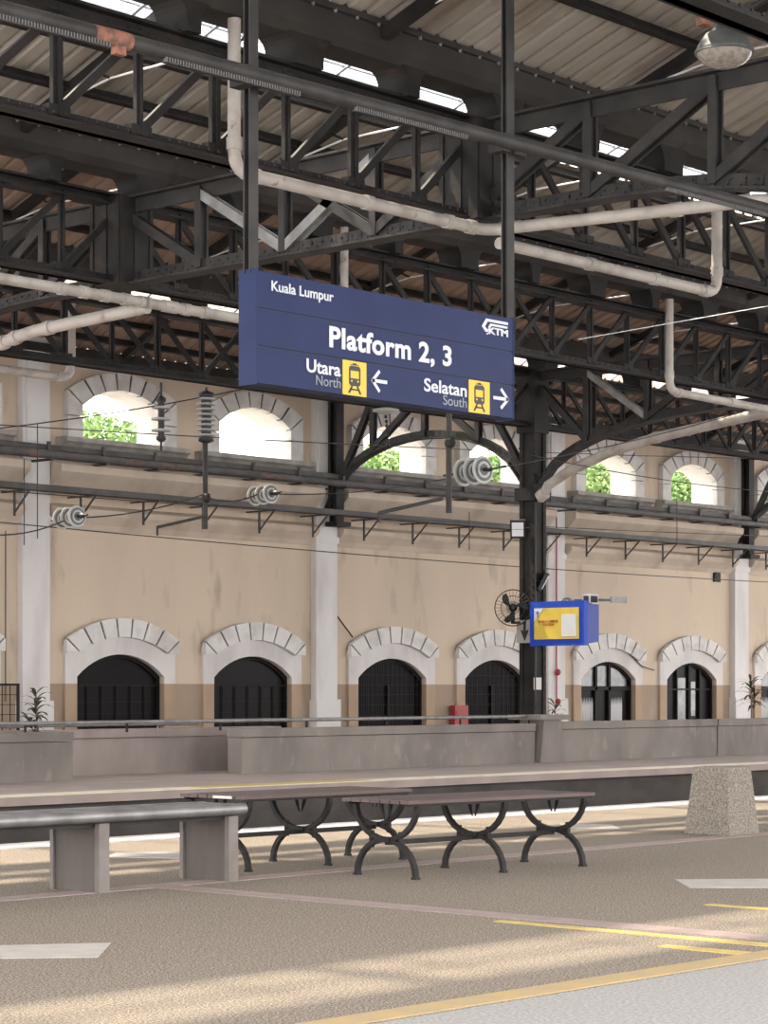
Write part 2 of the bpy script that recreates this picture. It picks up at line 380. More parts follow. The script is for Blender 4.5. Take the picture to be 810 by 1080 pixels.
# glazing of the lower arches
def arch_pts(c, hw, f, y, n=12, z0=0.0):
    return [(c-hw, y, z0)] + [(c - hw*math.cos(math.pi*k/n), y, f(hw*math.cos(math.pi*k/n))) for k in range(n+1)] + [(c+hw, y, z0)]
wn = 0
for i, c in enumerate(cent):
    if c < 28 or c > 55: continue
    wn += 1; y = YW + 0.12
    kind = (0, 0, 1, 1, 2, 3, 2)[min(wn-1, 6)]
    pane = MB().prism(arch_pts(c, LO_HW, lo_arch, y), (0, 0.03, 0))
    g = struct('window_%d' % wn, pane, M['glassdark'])
    fr = MB()
    A = arch_pts(c, LO_HW, lo_arch, y-0.05); B = [(c + (p[0]-c)*0.94, p[1], 0.0 if p[2] == 0 else p[2]-0.07) for p in A]
    fr.strip(A, B, (0, 0.08, 0))
    if kind == 0:
        fr.bar((c-1.08, y-0.03, 1.28), (c+1.08, y-0.03, 1.28), 0.05, 0.04)
        for x in (-0.75, -0.38, 0, 0.38, 0.75): fr.bar((c+x, y-0.03, 0), (c+x, y-0.03, 1.28), 0.02, 0.02)
        for z in (0.72, 0.95): fr.bar((c-1.08, y-0.03, z), (c+1.08, y-0.03, z), 0.015, 0.015)
    elif kind == 1:
        for k in range(-6, 7):
            x = k*0.165; fr.bar((c+x, y-0.04, 0), (c+x, y-0.04, lo_arch(x)), 0.022, 0.022)
        for z in (0.6, 0.85, 1.08, 1.3, 1.52): fr.bar((c-1.06, y-0.04, z), (c+1.06, y-0.04, z), 0.022, 0.022)
        fr.bar((c, y-0.04, 0), (c, y-0.04, 1.3), 0.07, 0.05)
    elif kind == 2:
        for x in (-0.36, 0.2): fr.bar((c+x, y-0.04, 0), (c+x, y-0.04, lo_arch(x)), 0.09, 0.06)
        fr.bar((c-1.06, y-0.04, 1.22), (c+1.06, y-0.04, 1.22), 0.06, 0.09)
        gp = MB()
        for a, b in ((-0.98, -0.42), (-0.30, 0.14), (0.26, 0.98)):
            gp.prism([(c+a, y-0.015, 1.28), (c+b, y-0.015, 1.28), (c+b, y-0.015, lo_arch(b)-0.1), (c+(a+b)/2, y-0.015, lo_arch((a+b)/2)-0.1), (c+a, y-0.015, lo_arch(a)-0.1)], (0, 0.012, 0))
        struct('painted_reflection', gp, M['reflect_glass'], g)  # paler panels paint the reflected light onto the dark pane
        cu = MB()
        for a, b in ((-0.98, -0.42), (0.30, 0.80)):
            n = 9
            for k in range(n):
                x = a + (b-a)*(k+0.5)/n; cu.prism([(c+x-0.018, y-0.012, 0.3), (c+x+0.018, y-0.012, 0.3), (c+x+0.03, y-0.012, 0.8), (c+x, y-0.012, 1.0), (c+x-0.03, y-0.012, 0.75)], (0, 0.008, 0))
        struct('curtain', cu, M['curtain'], g)
    else:
        for x in (-0.5, 0.05, 0.55): fr.bar((c+x, y-0.04, 0), (c+x, y-0.04, lo_arch(x)), 0.05, 0.05)
        fr.bar((c-1.06, y-0.04, 1.2), (c+1.06, y-0.04, 1.2), 0.04, 0.04)
        gp = MB()
        gp.box((c-0.42, y-0.012, 0.2), (c-0.05, y-0.002, 1.5)); gp.box((c+0.2, y-0.012, 0.5), (c+0.4, y-0.002, 1.4))
        struct('painted_reflection', gp, M['reflect_glass'], g)
    struct('window_frame', fr, M['frame'], g)

# ------------------------------------------------------------------ roof
ROWS = [9.85, 16.3, 22.25, 28.2]
GZT, GZB = 7.50, 6.48
EAVE, SL = 8.22, 0.36
def corrugated(x0, x1, ya, za, yb, zb, per=0.29, amp=0.04):
    mb = MB(); prof = []
    x = x0
    while x < x1:
        prof += [(x, 0), (x+per*0.62, 0), (x+per*0.72, 1), (x+per*0.90, 1)]; x += per
    n = len(prof); vs = [(px, ya, za + a*amp) for px, a in prof] + [(px, yb, zb + a*amp) for px, a in prof]
    mb.add(vs, [(i, i+1, n+i+1, n+i) for i in range(n-1)])
    return mb
RX0, RX1 = -6.0, 68.0
bays = [(9.85, 16.3), (16.3, 22.25), (22.25, 28.2), (28.2, 34.25), (4.0, 9.85), (-2.2, 4.0)]  # last two bays, out of view, added to shade the near floor
for bi, (ya, yb) in enumerate(bays):
    yr = (ya + yb) / 2; zr = EAVE + SL * (yr - ya - 0.3)
    gap = (0.45, 0.95, 0.5, 1.2, 0.6, 0.6)[bi]  # near slot shaped for a floor streak, wall-side slot opened wide for wall light
    EF = EAVE if bi != 3 else 7.80
    mtl = M['roof'] if bi not in (2, 3) else M['roof_brown']
    up = corrugated(RX0, RX1, ya + 0.28, EAVE, yr - 0.05, zr)
    if bi == 1:      # open slot added in this hidden slope to let a sun streak through
        za_, zb_ = EAVE + SL*1.0, EAVE + SL*1.75
        up = corrugated(RX0, RX1, ya + 0.28, EAVE, ya + 1.3, za_); u2 = corrugated(RX0, RX1, ya + 2.05, zb_, yr - 0.05, zr)
        up.add(u2.v, u2.f)
    s1 = struct('ceiling', up, mtl, normals=False)
    yg = yr + gap; SB = (zr - EF) / (yb - 0.28 - yr); zg = zr - SB * gap
    dn = corrugated(RX0, RX1, yg, zg, yb - 0.28, EF)
    s2 = struct('ceiling', dn, mtl, normals=False)
    for f in (0.02, 0.50) if bi < 2 else (0.02, 0.35, 0.68):
        y = yg + (yb - 0.28 - yg) * f; z = zg + (EF - zg) * f
        struct('purlin', MB().angle((RX0, y, z-0.09), (RX1, y, z-0.09), 0.13, 0.03), M['steel'], s2)
    y = ya + 1.5; z = EAVE + SL*1.2
    struct('purlin', MB().angle((RX0, y, z-0.09), (RX1, y, z-0.09), 0.13, 0.03), M['steel'], s1)
    # ridge light frame in the open slot
    fr = MB()
    for q in (0.2, 0.4, 0.6, 0.8): fr.bar((RX0, yr + gap*q, zr - SL*gap*q + 0.04), (RX1, yr + gap*q, zr - SL*gap*q + 0.04), 0.05, 0.025)
    x = RX0 + 0.6
    while x < RX1: fr.bar((x, yr, zr + 0.02), (x, yg, zg + 0.02), 0.05, 0.05); x += 1.15
    struct('ridge_light_frame', fr, M['skyframe'], s2)
    if bi == 3: struct('wall_plate', MB().bar((14, 33.86, 7.70), (64, 33.86, 7.70), 0.22, 0.16), M['steel'], s2)
    # rafters and tie rods
    for k in range(-5, 12):
        X = 17.75 + 4.03 * k
        if X < RX0 or X > 60 or (bi > 3 and X > 30): continue
        struct('rafter', MB().bar((X, yr, zr-0.14), (X, yb-0.3, EF-0.14), 0.10, 0.14).bar((X, ya+0.3, EAVE-0.14), (X, yr, zr-0.14), 0.10, 0.14), M['steel'], s2)
        if X < 45 and bi < 4:
            rd = MB().tube([(X, ya+0.3, EAVE-0.05), (X, ya+1.9, EAVE+0.18), (X, yb-1.9, EAVE+0.18), (X, yb-0.3, EF-0.05)], 0.014, 6)
            struct('tie_rod', rd, M['rod'], s2)
            st = MB().tube([(X, yb-1.9, EAVE+0.18), (X, yb-1.55, EAVE+SL*1.25-0.1)], 0.018, 6).tube([(X, ya+1.9, EAVE+0.18), (X, ya+1.55, EAVE+SL*1.25-0.1)], 0.018, 6)
            struct('strut', st, M['steel'], s2)
# ------------------------------------------------------------------ girders along the platforms
PN = 16.1 / 16
XT = [3.5, 19.6, 35.7, 51.8]
def rivets(mb, x0, x1, y, z, step, s=0.03, d=(0, -1, 0)):
    x = x0
    while x < x1:
        mb.box((x-s/2, y-s*0.6, z-s/2), (x+s/2, y, z+s/2)); x += step
def girder(Y, x0, x1, label, round_top=False, step=0.16, m1='steel'):
    t = thing('lattice_girder', label, 'girder', (x0, Y, GZB))
    tc = MB(); bc = MB()
    tc.ibeam((x0, Y, GZT), (x1, Y, GZT), 0.24, 0.15, 0.03); rivets(tc, max(x0, 12), min(x1, 40), Y-0.12, GZT-0.055, step*2, 0.022)
    tc.build('top_chord', M[m1], t)
    bc.angle((x0, Y-0.07, GZB), (x1, Y-0.07, GZB), 0.11, 0.02); bc.bar((x0, Y+0.07, GZB-0.02), (x1, Y+0.07, GZB-0.02), 0.10, 0.09)
    bc.bar((x0, Y, GZB-0.055), (x1, Y, GZB-0.055), 0.30, 0.02)
    rivets(bc, max(x0, 12), min(x1, 40), Y-0.125, GZB, step, 0.026)
    bc.build('bottom_chord', M[m1], t)
    n = int(round((x1 - x0) / PN))
    for k in range(n + 1):
        x = x0 + k*PN
        if min(abs(x - q) for q in XT) < 0.3 and Y < 28: continue
        wd = 0.12 if k % 2 == 0 else 0.085
        MB().bar((x, Y, GZB), (x, Y, GZT), 0.05, wd, (1, 0, 0)).bar((x, Y-0.03, GZB), (x, Y-0.03, GZT), 0.05, wd*0.3, (1, 0, 0)).box((x-0.13, Y-0.05, GZB), (x+0.13, Y+0.05, GZB+0.10)).build('vertical', M[m1], t)
    for k in range(n):
        xa = x0 + k*PN; xb = xa + PN
        ph = ((xa - 3.5) / 16.1) % 1
        if ph < 0.5 - 0.04:   dirs = [1]
        elif ph < 0.5 + 0.04: dirs = [1, -1]
        else: dirs = [-1]
        if 0.42 < ph < 0.55: dirs = [1, -1]
        for d in dirs:
            a, b = ((xa, GZT-0.04), (xb, GZB+0.05)) if d == 1 else ((xa, GZB+0.05), (xb, GZT-0.04))
            MB().bar((a[0], Y+0.02*d, a[1]), (b[0], Y+0.02*d, b[1]), 0.05, 0.085).build('diagonal', M[m1], t)
    return t
girder(ROWS[0], 3.5, 35.7, 'dark riveted lattice girder crossing the top right corner above the round lamp')
G1 = girder(ROWS[1], 3.5, 51.8, 'nearest long lattice girder, running behind the two hangers of the blue sign', False, 0.13)
girder(ROWS[2], 3.5, 51.8, 'second long lattice girder, passing just behind the top of the blue sign')
girder(ROWS[3], 3.5, 51.8, 'farthest long lattice girder, just above the arched clerestory windows', False, 0.2)

# valley gutters on saddles above the girder rows
gnames = ['near valley gutter above the round lamp', 'wide dark valley gutter below the rows of bolts, above the pipe-topped girder',
          'grey valley gutter carried over the second lattice girder', 'far valley gutter over the farthest lattice girder']
for gi, Y in enumerate(ROWS):
    t = thing('valley_gutter', gnames[gi], 'gutter', (3.5, Y, 7.72))
    x1 = 35.7 if gi == 0 else 51.8
    g = MB(); prof = [(-0.30, 8.27), (-0.30, 7.93), (-0.20, 7.84), (0.20, 7.84), (0.30, 7.93), (0.30, 8.27)]
    g.prism([(3.5, Y+a, z) for a, z in prof], (x1-3.5, 0, 0)); g.box((3.5, Y-0.36, 8.15), (x1, Y-0.30, 8.21))
    g.build('trough', M['gutter'], t)
    b = MB(); x = 12.0
    while x < 36: b.lathe((x, Y-0.34, 8.16), (0, -0.3, -1), [(0, 0.022), (0.035, 0.016)], 6); x += 0.33
    tag(b.build('bolt_row', M['litsteel'], t), kind='stuff')
    k = -6
    while 15.1 + 1.61*k < x1 - 0.3:
        x = 15.1 + 1.61*k; k += 1
        if x < 4: continue
        big = (k % 2 == 0); hw = 0.20 if big else 0.09
        s = MB(); P = []; Q = []
        for q in range(9):
            u = q/8; wv = hw + (0.16 if big else 0.16) * (u**4); z = 7.55 + 0.33*u
            P.append((x-wv, Y-0.22, z)); Q.append((x+wv, Y-0.22, z))
        s.strip(P, Q, (0, 0.44, 0)); s.build('saddle', M['steel'], t)

# ------------------------------------------------------------------ transverse frames
def zb(y):
    lo = 5.10
    if y >= 28.2:
        c, a = 31.05, 2.65; u = min(1, abs(y-c)/a); return 5.1 + 1.32*math.sqrt(max(0, 1-u*u))
    for yc, s in ((28.0, -1), (10.3, 1)):
        d = (y - yc) * s
        if 0 <= d < 4.4: u = (4.4-d)/4.4; return 6.42 - 1.35*(1 - math.sqrt(max(0, 1-u*u)))
        if d < 0: return lo
    return 6.42
def tframe(X, y0, y1, label, lit=()):
    t = thing('transverse_truss', label, 'truss', (X, y0, 5.1))
    tc = MB(); tc.bar((X, y0, GZT+0.02), (X, y1, GZT+0.02), 0.26, 0.03); tc.bar((X, y0, GZT-0.08), (X, y1, GZT-0.08), 0.05, 0.18)
    tc.build('top_chord', M['steel2'], t)
    P = []; y = y0
    ys = [y0 + (y1-y0)*k/90 for k in range(91)]
    bc = MB()
    for a, b in zip(ys[:-1], ys[1:]):
        if a < 28.2 < b: continue
        bc.bar((X, a, zb(a)), (X, b+0.01, zb(b)), 0.26, 0.03); bc.bar((X, a, zb(a)+0.08), (X, b+0.01, zb(b)+0.08), 0.05, 0.15)
    yy = y0
    while yy < y1:
        for sx in (-0.11,): bc.cbox((X+sx, yy, zb(yy)+0.022), (0.026, 0.026, 0.02)); bc.cbox((X-0.03, yy, zb(yy)+0.1), (0.02, 0.026, 0.026))
        yy += 0.16
    bc.build('bottom_chord', M['steel2'], t)
    pts = [9.85, 11.5, 13.1, 14.7, 16.3, 17.8, 19.28, 20.75, 22.25, 23.8, 25.4, 26.85, 28.2, 29.6, 31.05, 32.5, 33.7]
    for i, y in enumerate(pts):
        if y < y0 - 0.1 or y > y1 + 0.1 or i in (0, 4, 8, 12): continue
        MB().bar((X-0.06, y, zb(y)+0.05), (X-0.06, y, GZT-0.02), 0.03, 0.10, (0, 1, 0)).bar((X+0.06, y, zb(y)+0.05), (X+0.06, y, GZT-0.02), 0.03, 0.10, (0, 1, 0)).bar((X, y, zb(y)), (X, y, GZT), 0.10, 0.03, (0, 1, 0)).build('vertical', M['steel2'], t)
    for i in range(len(pts) - 1):
        a, b = pts[i], pts[i+1]
        if a < y0 - 0.1 or b > y1 + 0.1: continue
        dirs = {0: [1], 1: [1], 2: [1], 3: [1], 4: [1], 5: [1, -1], 6: [-1], 7: [-1], 8: [1], 9: [1], 10: [-1], 11: [-1], 12: [-1], 13: [-1], 14: [1], 15: [1]}[i]
        for d in dirs:   # d = 1: high at the nearer end
            p = (a, GZT-0.1) if d == 1 else (a, zb(a)+0.1); q = (b, zb(b)+0.1) if d == 1 else (b, GZT-0.1)
            for sx in (-0.05, 0.05): pass
            MB().bar((X-0.05, p[0], p[1]), (X-0.05, q[0], q[1]), 0.03, 0.12).bar((X+0.06, p[0], p[1]), (X+0.06, q[0], q[1]), 0.03, 0.12).build('diagonal', M['litsteel' if (i, d) in lit else 'steel2'], t)  # diagonals listed in lit take the paler colour as painted light
            
    for y in (16.3, 22.25):
        if y0 < y < y1:
            b = MB().box((X-0.28, y-0.28, GZB-0.08), (X+0.28, y+0.28, GZT+0.02)); b.box((X-0.30, y-0.04, GZB-0.05), (X-0.27, y+0.04, GZT)); b.box((X-0.04, y-0.30, GZB-0.05), (X+0.04, y-0.27, GZT))
            for s in (-1, 1):
                b.box((X-0.30, y+s*0.25-0.03, GZB-0.08), (X-0.26, y+s*0.25+0.03, GZT)); b.box((X+s*0.25-0.03, y-0.30, GZB-0.08), (X+s*0.25+0.03, y-0.26, GZT))
            b.build('junction_box', M['steel'], t)
    return t
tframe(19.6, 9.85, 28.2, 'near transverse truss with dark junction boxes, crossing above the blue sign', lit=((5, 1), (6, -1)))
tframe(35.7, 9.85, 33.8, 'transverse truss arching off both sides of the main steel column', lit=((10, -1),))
tframe(51.8, 20.0, 33.8, 'far transverse truss over the slender wall post at the right')

# ------------------------------------------------------------------ column and wall posts
CX, CY = 35.7, 28.2
t = thing('steel_column', 'main dark riveted steel column on the far platform, carrying the fan and screens', 'column', (CX, CY, 0))
m_ = MB().box((CX-0.16, CY-0.16, 0), (CX+0.16, CY+0.16, GZT+0.05))
for sx in (-1, 1):
    for sy in (-1, 1):
        m_.box((CX+sx*0.19-0.045*(1+sx)/1-0.0 if sx > 0 else CX-0.19, CY+sy*0.19-0.09 if sy > 0 else CY-0.19, 0), (CX+0.19 if sx > 0 else CX-0.10, CY+0.19 if sy > 0 else CY-0.10, GZT))
m_.build('shaft', M['steel'], t)
m_ = MB(); z = 0.2
while z < 7.4:
    for q in (-0.145, 0.145):
        m_.cbox((CX-0.195, CY+q, z), (0.02, 0.03, 0.03)); m_.cbox((CX+q, CY-0.195, z), (0.03, 0.02, 0.03))
    z += 0.16
tag(m_.build('rivets', M['steel'], t), kind='stuff')
MB().box((CX-0.26, CY-0.26, 4.95), (CX+0.26, CY+0.26, 5.2)).box((CX-0.23, CY-0.23, 6.3), (CX+0.23, CY+0.23, 7.5)).build('bracket_collar', M['steel'], t)
MB().box((CX-0.3, CY-0.3, 0), (CX+0.3, CY+0.3, 0.5)).build('base', M['steel'], t)
m_ = MB().tube([(CX-0.2, CY-0.22, 4.9), (CX-0.22, CY-0.24, 2.95), (CX-0.2, CY-0.22, 1.0)], 0.018, 6); m_.build('cable', M['black'], t)
for X, lb in ((35.7, 'slender steel post against the pilaster left of the main column'), (51.8, 'slender steel post against the pilaster at the far right')):
    t = thing('steel_post', lb, 'post', (X, 33.6, 4.78))
    MB().ibeam((X, 33.58, 4.78), (X, 33.58, 7.5), 0.22, 0.2, 0.03, (0, 1, 0)).bar((X, 33.48, 4.78), (X, 33.48, 7.5), 0.03, 0.24, (1, 0, 0)).build('shaft', M['steel'], t)
    MB().box((X-0.22, 33.35, 4.70), (X+0.22, 33.7, 4.80)).build('foot_plate', M['steel'], t)

# ------------------------------------------------------------------ rainwater pipes
def bend(P, r=0.22, n=5):
    P = [Vector(p) for p in P]; out = [P[0]]
    for i in range(1, len(P)-1):
        a = (P[i-1]-P[i]).normalized(); b = (P[i+1]-P[i]).normalized()
        s = P[i] + a*r; e = P[i] + b*r
        for k in range(n+1):
            u = k/n; out.append(s*(1-u)**2 + P[i]*2*u*(1-u) + e*u*u)
    out.append(P[-1]); return out
def pipe(P, r, label, collars=(), r0=0.22, group=None):
    P = [Vector(p) for p in P]
    t = thing('rainwater_pipe', label, 'pipe', P[0], group=group)
    MB().tube(bend(P, r0), r, 12).build('pipe_run', M['pipe'], t)
    for i in range(1, len(P)-1):
        for q in (P[i-1], P[i+1]):
            d = (q-P[i]).normalized()
            MB().tube([P[i]+d*(r0*0.95), P[i]+d*(r0*0.95+0.12)], r*1.18, 12).build('collar', M['pipe'], t)
    for p, d in collars:
        p = Vector(p); d = Vector(d).normalized()
        MB().tube([p-d*0.06, p+d*0.06], r*1.18, 12).build('collar', M['pipe'], t)
    return t
PY1 = 16.1; PZ1 = 6.30
xa = at(247, 100, Y=PY1)
pipe([(xa.x, PY1, 7.80), (xa.x, PY1, PZ1), (19.55, PY1, PZ1), (19.62, 12.5, 6.14), (19.62, 10.6, 5.8)], 0.068, 'fat white downpipe left of the sign hanger, turning along the near girder',
     [((17.6, PY1, PZ1), (1, 0, 0)), ((18.9, PY1, PZ1), (1, 0, 0)), ((19.62, 13.6, 6.19), (0, -1, -.04))])
pipe([(19.8, PY1+0.02, PZ1-0.1), (24.15, PY1+0.02, PZ1-0.1), (24.15, PY1+0.02, 7.6)], 0.068, 'white pipe run right of the sign hanger ending in an upright elbow', [((21.5, PY1+.02, PZ1-0.1), (1, 0, 0)), ((22.8, PY1+.02, PZ1-0.1), (1, 0, 0))])
PY2 = 22.0
pipe([(12.0, PY2, 6.20), (20.0, PY2, 6.20), (24.5, PY2, 6.20), ], 0.07, 'long white pipe along the second girder, ending behind the left edge of the sign', [((18.4+0.35*k, PY2, 6.2), (1, 0, 0)) for k in range(8)])
pipe([(19.8, PY2-0.02, 6.14), (19.7, 24.2, 6.05), (19.7, 26.2, 5.75), (19.7, 28.2, 5.0)], 0.085, 'thick white pipe dropping away at the left edge of the picture', [((19.7, 24.8, 5.96), (0, 1, -.15))], 0.3)
xb = at(706, 330, Y=PY2)
pipe([(xb.x, PY2, 7.74), (xb.x, PY2, 6.2), (40, PY2, 6.12)], 0.07, 'white downpipe at the right that bends and runs off to the right edge', [((33.4, PY2, 6.19), (1, 0, 0))])
xc = at(363, 270, Y=PY2)
pipe([(xc.x, PY2, 7.74), (xc.x, PY2, 5.9)], 0.06, 'short white downpipe poking up behind the top edge of the blue sign')
xd = at(77, 350, Y=28.3)
pipe([(xd.x, 28.35, 7.72), (xd.x, 28.35, 6.22), (18.0, 28.35, 6.22)], 0.075, 'white downpipe above the leftmost clerestory window, turning left')
pa = []
for px, py in ((573, 523), (578, 512), (600, 497), (640, 478), (690, 462), (750, 448), (812, 434), (870, 426)):
    pa.append(at(px, py, X=35.55))
tt = thing('rainwater_pipe', 'white pipe curving up from the main column under the right hand arch', 'pipe', pa[0])
MB().tube([pa[0] + Vector((0.15, 0.25, -0.02))] + pa, 0.10, 12).build('pipe_run', M['pipe'], tt)
MB().tube([pa[0]+Vector((0, 0.1, -0.02)), pa[0]+Vector((0, -0.05, 0.06))], 0.125, 12).build('collar', M['pipe'], tt)
MB().tube([pa[4], pa[4] + (pa[5]-pa[4])*0.08], 0.118, 12).build('collar', M['pipe'], tt)

# ------------------------------------------------------------------ the blue platform sign
SY = 11.90
A = at(271, 283, Y=SY); B = at(541, 438, Y=SY)
sx0, sx1 = A.x, B.x
zt = at(271, 284, Y=SY).z; zbm = at(271, 404, Y=SY).z
W, H = sx1 - sx0, zt - zbm
SD = 0.17
t = thing('platform_sign', 'blue hanging sign reading Kuala Lumpur, Platform 2, 3, Utara North and Selatan South', 'sign', (sx0, SY, zbm))
b = MB(); g3 = H / 3
for k in range(3): b.box((sx0, SY, zbm + k*g3 + 0.005), (sx1, SY+SD, zbm + (k+1)*g3 - 0.005))
b.build('panel', M['blue'], t)
MB().box((sx0+0.01, SY+0.009, zbm+0.01), (sx1-0.01, SY+SD-0.01, zt-0.01)).build('groove_backing', M['bluegap'], t)
MB().box((sx0-0.012, SY-0.004, zbm-0.008), (sx0, SY+SD+0.01, zt+0.008)).build('end_cap', M['blue'], t)
MB().box((sx1, SY-0.004, zbm-0.008), (sx1+0.012, SY+SD+0.01, zt+0.008)).build('end_cap', M['blue'], t)
def sx(px): return at(px, 360, Y=SY).x
def text(body, p0, p1, base, cap, m, parent, bold=0.0):      # base, cap as fractions of the sign height
    cu = bpy.data.curves.new('t', 'FONT'); cu.body = body; cu.size = 1.0; cu.offset = bold; cu.extrude = 0.001; cu.resolution_u = 5
    if 'P' in body: cu.space_character = 1.06
    ob = bpy.data.objects.new('t', cu); COL.objects.link(ob)
    dg = bpy.context.evaluated_depsgraph_get(); me = bpy.data.meshes.new_from_object(ob.evaluated_get(dg))
    bpy.data.objects.remove(ob)
    xs_ = [v.co.x for v in me.vertices]; mn, mx = min(xs_), max(xs_)
    c0 = bpy.data.curves.new('t', 'FONT'); c0.body = 'H'; c0.size = 1.0; c0.offset = bold
    ob = bpy.data.objects.new('t', c0); COL.objects.link(ob)
    mh = bpy.data.meshes.new_from_object(ob.evaluated_get(bpy.context.evaluated_depsgraph_get())); bpy.data.objects.remove(ob)
    ch = max(v.co.y for v in mh.vertices)
    fx = (sx(p1) - sx(p0)) / (mx - mn); fz = cap * H / ch
    for v in me.vertices: v.co = Vector((sx(p0) + (v.co.x - mn)*fx, SY - 0.003 + v.co.z, zt - base*H + v.co.y*fz))
    off = WL[parent.name]; me.transform(Matrix.Translation(-off)); me.materials.clear(); me.materials.append(m)
    o = bpy.data.objects.new('lettering', me); COL.objects.link(o); o.parent = parent; WL[o.name] = off
    return o
text('Kuala Lumpur', 286, 351.5, 0.162, 0.088, M['signwhite'], t, 0.018)
text('Platform 2, 3', 347, 476, 0.572, 0.185, M['signwhite'], t, 0.032)
text('Utara', 323, 359, 0.832, 0.118, M['signwhite'], t, 0.022)
text('North', 333, 359, 0.940, 0.090, M['signgrey'], t, 0.006)
text('Selatan', 447, 492, 0.848, 0.120, M['signwhite'], t, 0.020)
text('South', 467, 492, 0.955, 0.092, M['signgrey'], t, 0.006)
text('KTM', 515, 535.5, 0.192, 0.066, M['signwhite'], t, 0.04)
ex, ez = sx(508), zt - 0.20*H; ew = sx(535.5) - ex; eh = 0.155*H
em = MB()
for pts in ([(0.0,0.45),(0.16,0.97),(1.0,0.97),(1.0,0.80),(0.22,0.80),(0.12,0.45),(0.20,0.32),(0.26,0.32),(0.22,0.12),(0.14,0.12)],
            [(0.24,0.46),(0.32,0.70),(0.98,0.70),(0.98,0.56),(0.38,0.56),(0.32,0.40)],
            [(0.16,-0.02),(0.22,0.08),(0.24,0.08),(0.24,-0.02)]):
    em.prism([(ex + a*ew, SY-0.003, ez + c*eh) for a, c in pts], (0, 0.0025, 0))
em.build('emblem', M['signwhite'], t)
def picto(px0, px1):
    x0, x1 = sx(px0), sx(px1); z0, z1 = zt - 0.992*H, zt - 0.675*H
    pl = MB().box((x0, SY-0.005, z0), (x1, SY, z1)).build('pictogram_plate', M['signyellow'], t)
    c = (x0+x1)/2; w_ = (x1-x0); k = MB(); y = SY-0.0075
    def P(pts): k.prism([(c + a*w_, y, z0 + q*(z1-z0)) for a, q in pts], (0, 0.002, 0))
    P([(-0.24,0.34),(0.24,0.34),(0.24,0.50),(-0.24,0.50)]); P([(-0.24,0.72),(0.24,0.72),(0.24,0.80),(0.17,0.86),(-0.17,0.86),(-0.24,0.80)])
    P([(-0.24,0.50),(-0.18,0.50),(-0.18,0.72),(-0.24,0.72)]); P([(0.18,0.50),(0.24,0.50),(0.24,0.72),(0.18,0.72)]); P([(-0.17,0.28),(0.17,0.28),(0.24,0.34),(-0.24,0.34)])
    P([(-0.08,0.88),(0.08,0.88),(0.08,0.94),(-0.08,0.94)]); P([(-0.18,0.88),(0.18,0.88),(0.18,0.9),(-0.18,0.9)])
    P([(-0.14,0.28),(-0.07,0.28),(-0.20,0.06),(-0.29,0.06)]); P([(0.07,0.28),(0.14,0.28),(0.29,0.06),(0.20,0.06)]); P([(-0.19,0.15),(0.19,0.15),(0.19,0.20),(-0.19,0.20)])
    k.build('train_symbol', M['black'], pl)
    for s in (-1, 1):
        e = MB(); e.lathe((c+s*0.13*w_, y, z0+0.42*(z1-z0)), (0, -1, 0), [(0, 0.009), (0.001, 0.009)], 8)
        e.build('headlamp', M['signyellow'], pl)
picto(361, 386); picto(494, 516)
def arrow(pxc, d, zc):
    x = sx(pxc); z = zt - zc*H; s = 0.098*H; y = SY-0.003; wd = sx(pxc+8.3) - x; a = MB()
    def q(p0, p1):
        a.bar((x+d*p0[0]*wd, y, z+p0[1]*s), (x+d*p1[0]*wd, y, z+p1[1]*s), 0.003, 0.027)
    q((-0.95, 0), (0.85, 0)); q((0.95, 0.08), (0.0, -0.98)); q((0.95, -0.08), (0.0, 0.98))
    a.build('arrow', M['signwhite'], t)
arrow(400, -1, 0.825); arrow(528, 1, 0.815)
for px in (265.5, 536.5):
    x = at(px, 200, Y=SY+0.08).x
    MB().ibeam((x, SY+0.09, zt-0.02), (x, SY+0.09, 8.75), 0.088, 0.07, 0.012, (0, 1, 0)).build('hanger', M['steel2'], t)
# long pipe clamped across the front of the hangers
PYp, PR = 11.78, 0.058
pa_, pb_ = at(0, 9, Y=PYp), at(810, 221, Y=PYp)
t = thing('steel_pipe', 'long dark pipe with toothed strips crossing in front of the sign hangers', 'pipe', (pa_.x, PYp, pa_.z))
d_ = (pb_ - pa_); p0_ = pa_ - d_*0.35; p1_ = pb_ + d_*0.25
top = MB().tube([p0_, p1_], PR, 16).build('pipe_run', M['steel2'], t)
def along(px): return pa_ + d_ * ((at(px, 100, Y=PYp).x - pa_.x) / d_.x)
k = MB()
for q0, q1 in ((-60, 113), (171, 313), (372, 490), (700, 900)):
    x0_, x1_ = along(q0).x, along(q1).x; x = x0_
    while x < x1_:
        z = pa_.z + (x - pa_.x)/d_.x*d_.z; k.box((x, PYp-0.045, z-PR-0.022), (x+0.013, PYp-0.015, z-PR+0.012)); x += 0.026
tag(k.build('toothed_strip', M['tooth'], t), kind='stuff')
for q0, q1 in ((-60, 113), (171, 313), (372, 490)):
    u, v = along(q0), along(q1); MB().bar(u + Vector((0, -0.005, -PR-0.008)), v + Vector((0, -0.005, -PR-0.008)), 0.03, 0.03).build('strip_backing', M['steel'], t)
MB().tube([along(97), along(136)], PR+0.002, 16).build('peeling_patch', M['orange'], top, label='patch of flaking orange primer')
u = along(125); MB().box((u.x-0.05, PYp-0.03, u.z-PR-0.05), (u.x+0.045, PYp+0.02, u.z-PR+0.01)).build('clamp', M['orange'], t)
for px in (265.5, 536.5):
    u = along(px); MB().box((u.x-0.05, PYp+0.02, u.z-0.075), (u.x+0.05, SY+0.06, u.z+0.075)).build('clamp', M['steel'], t)

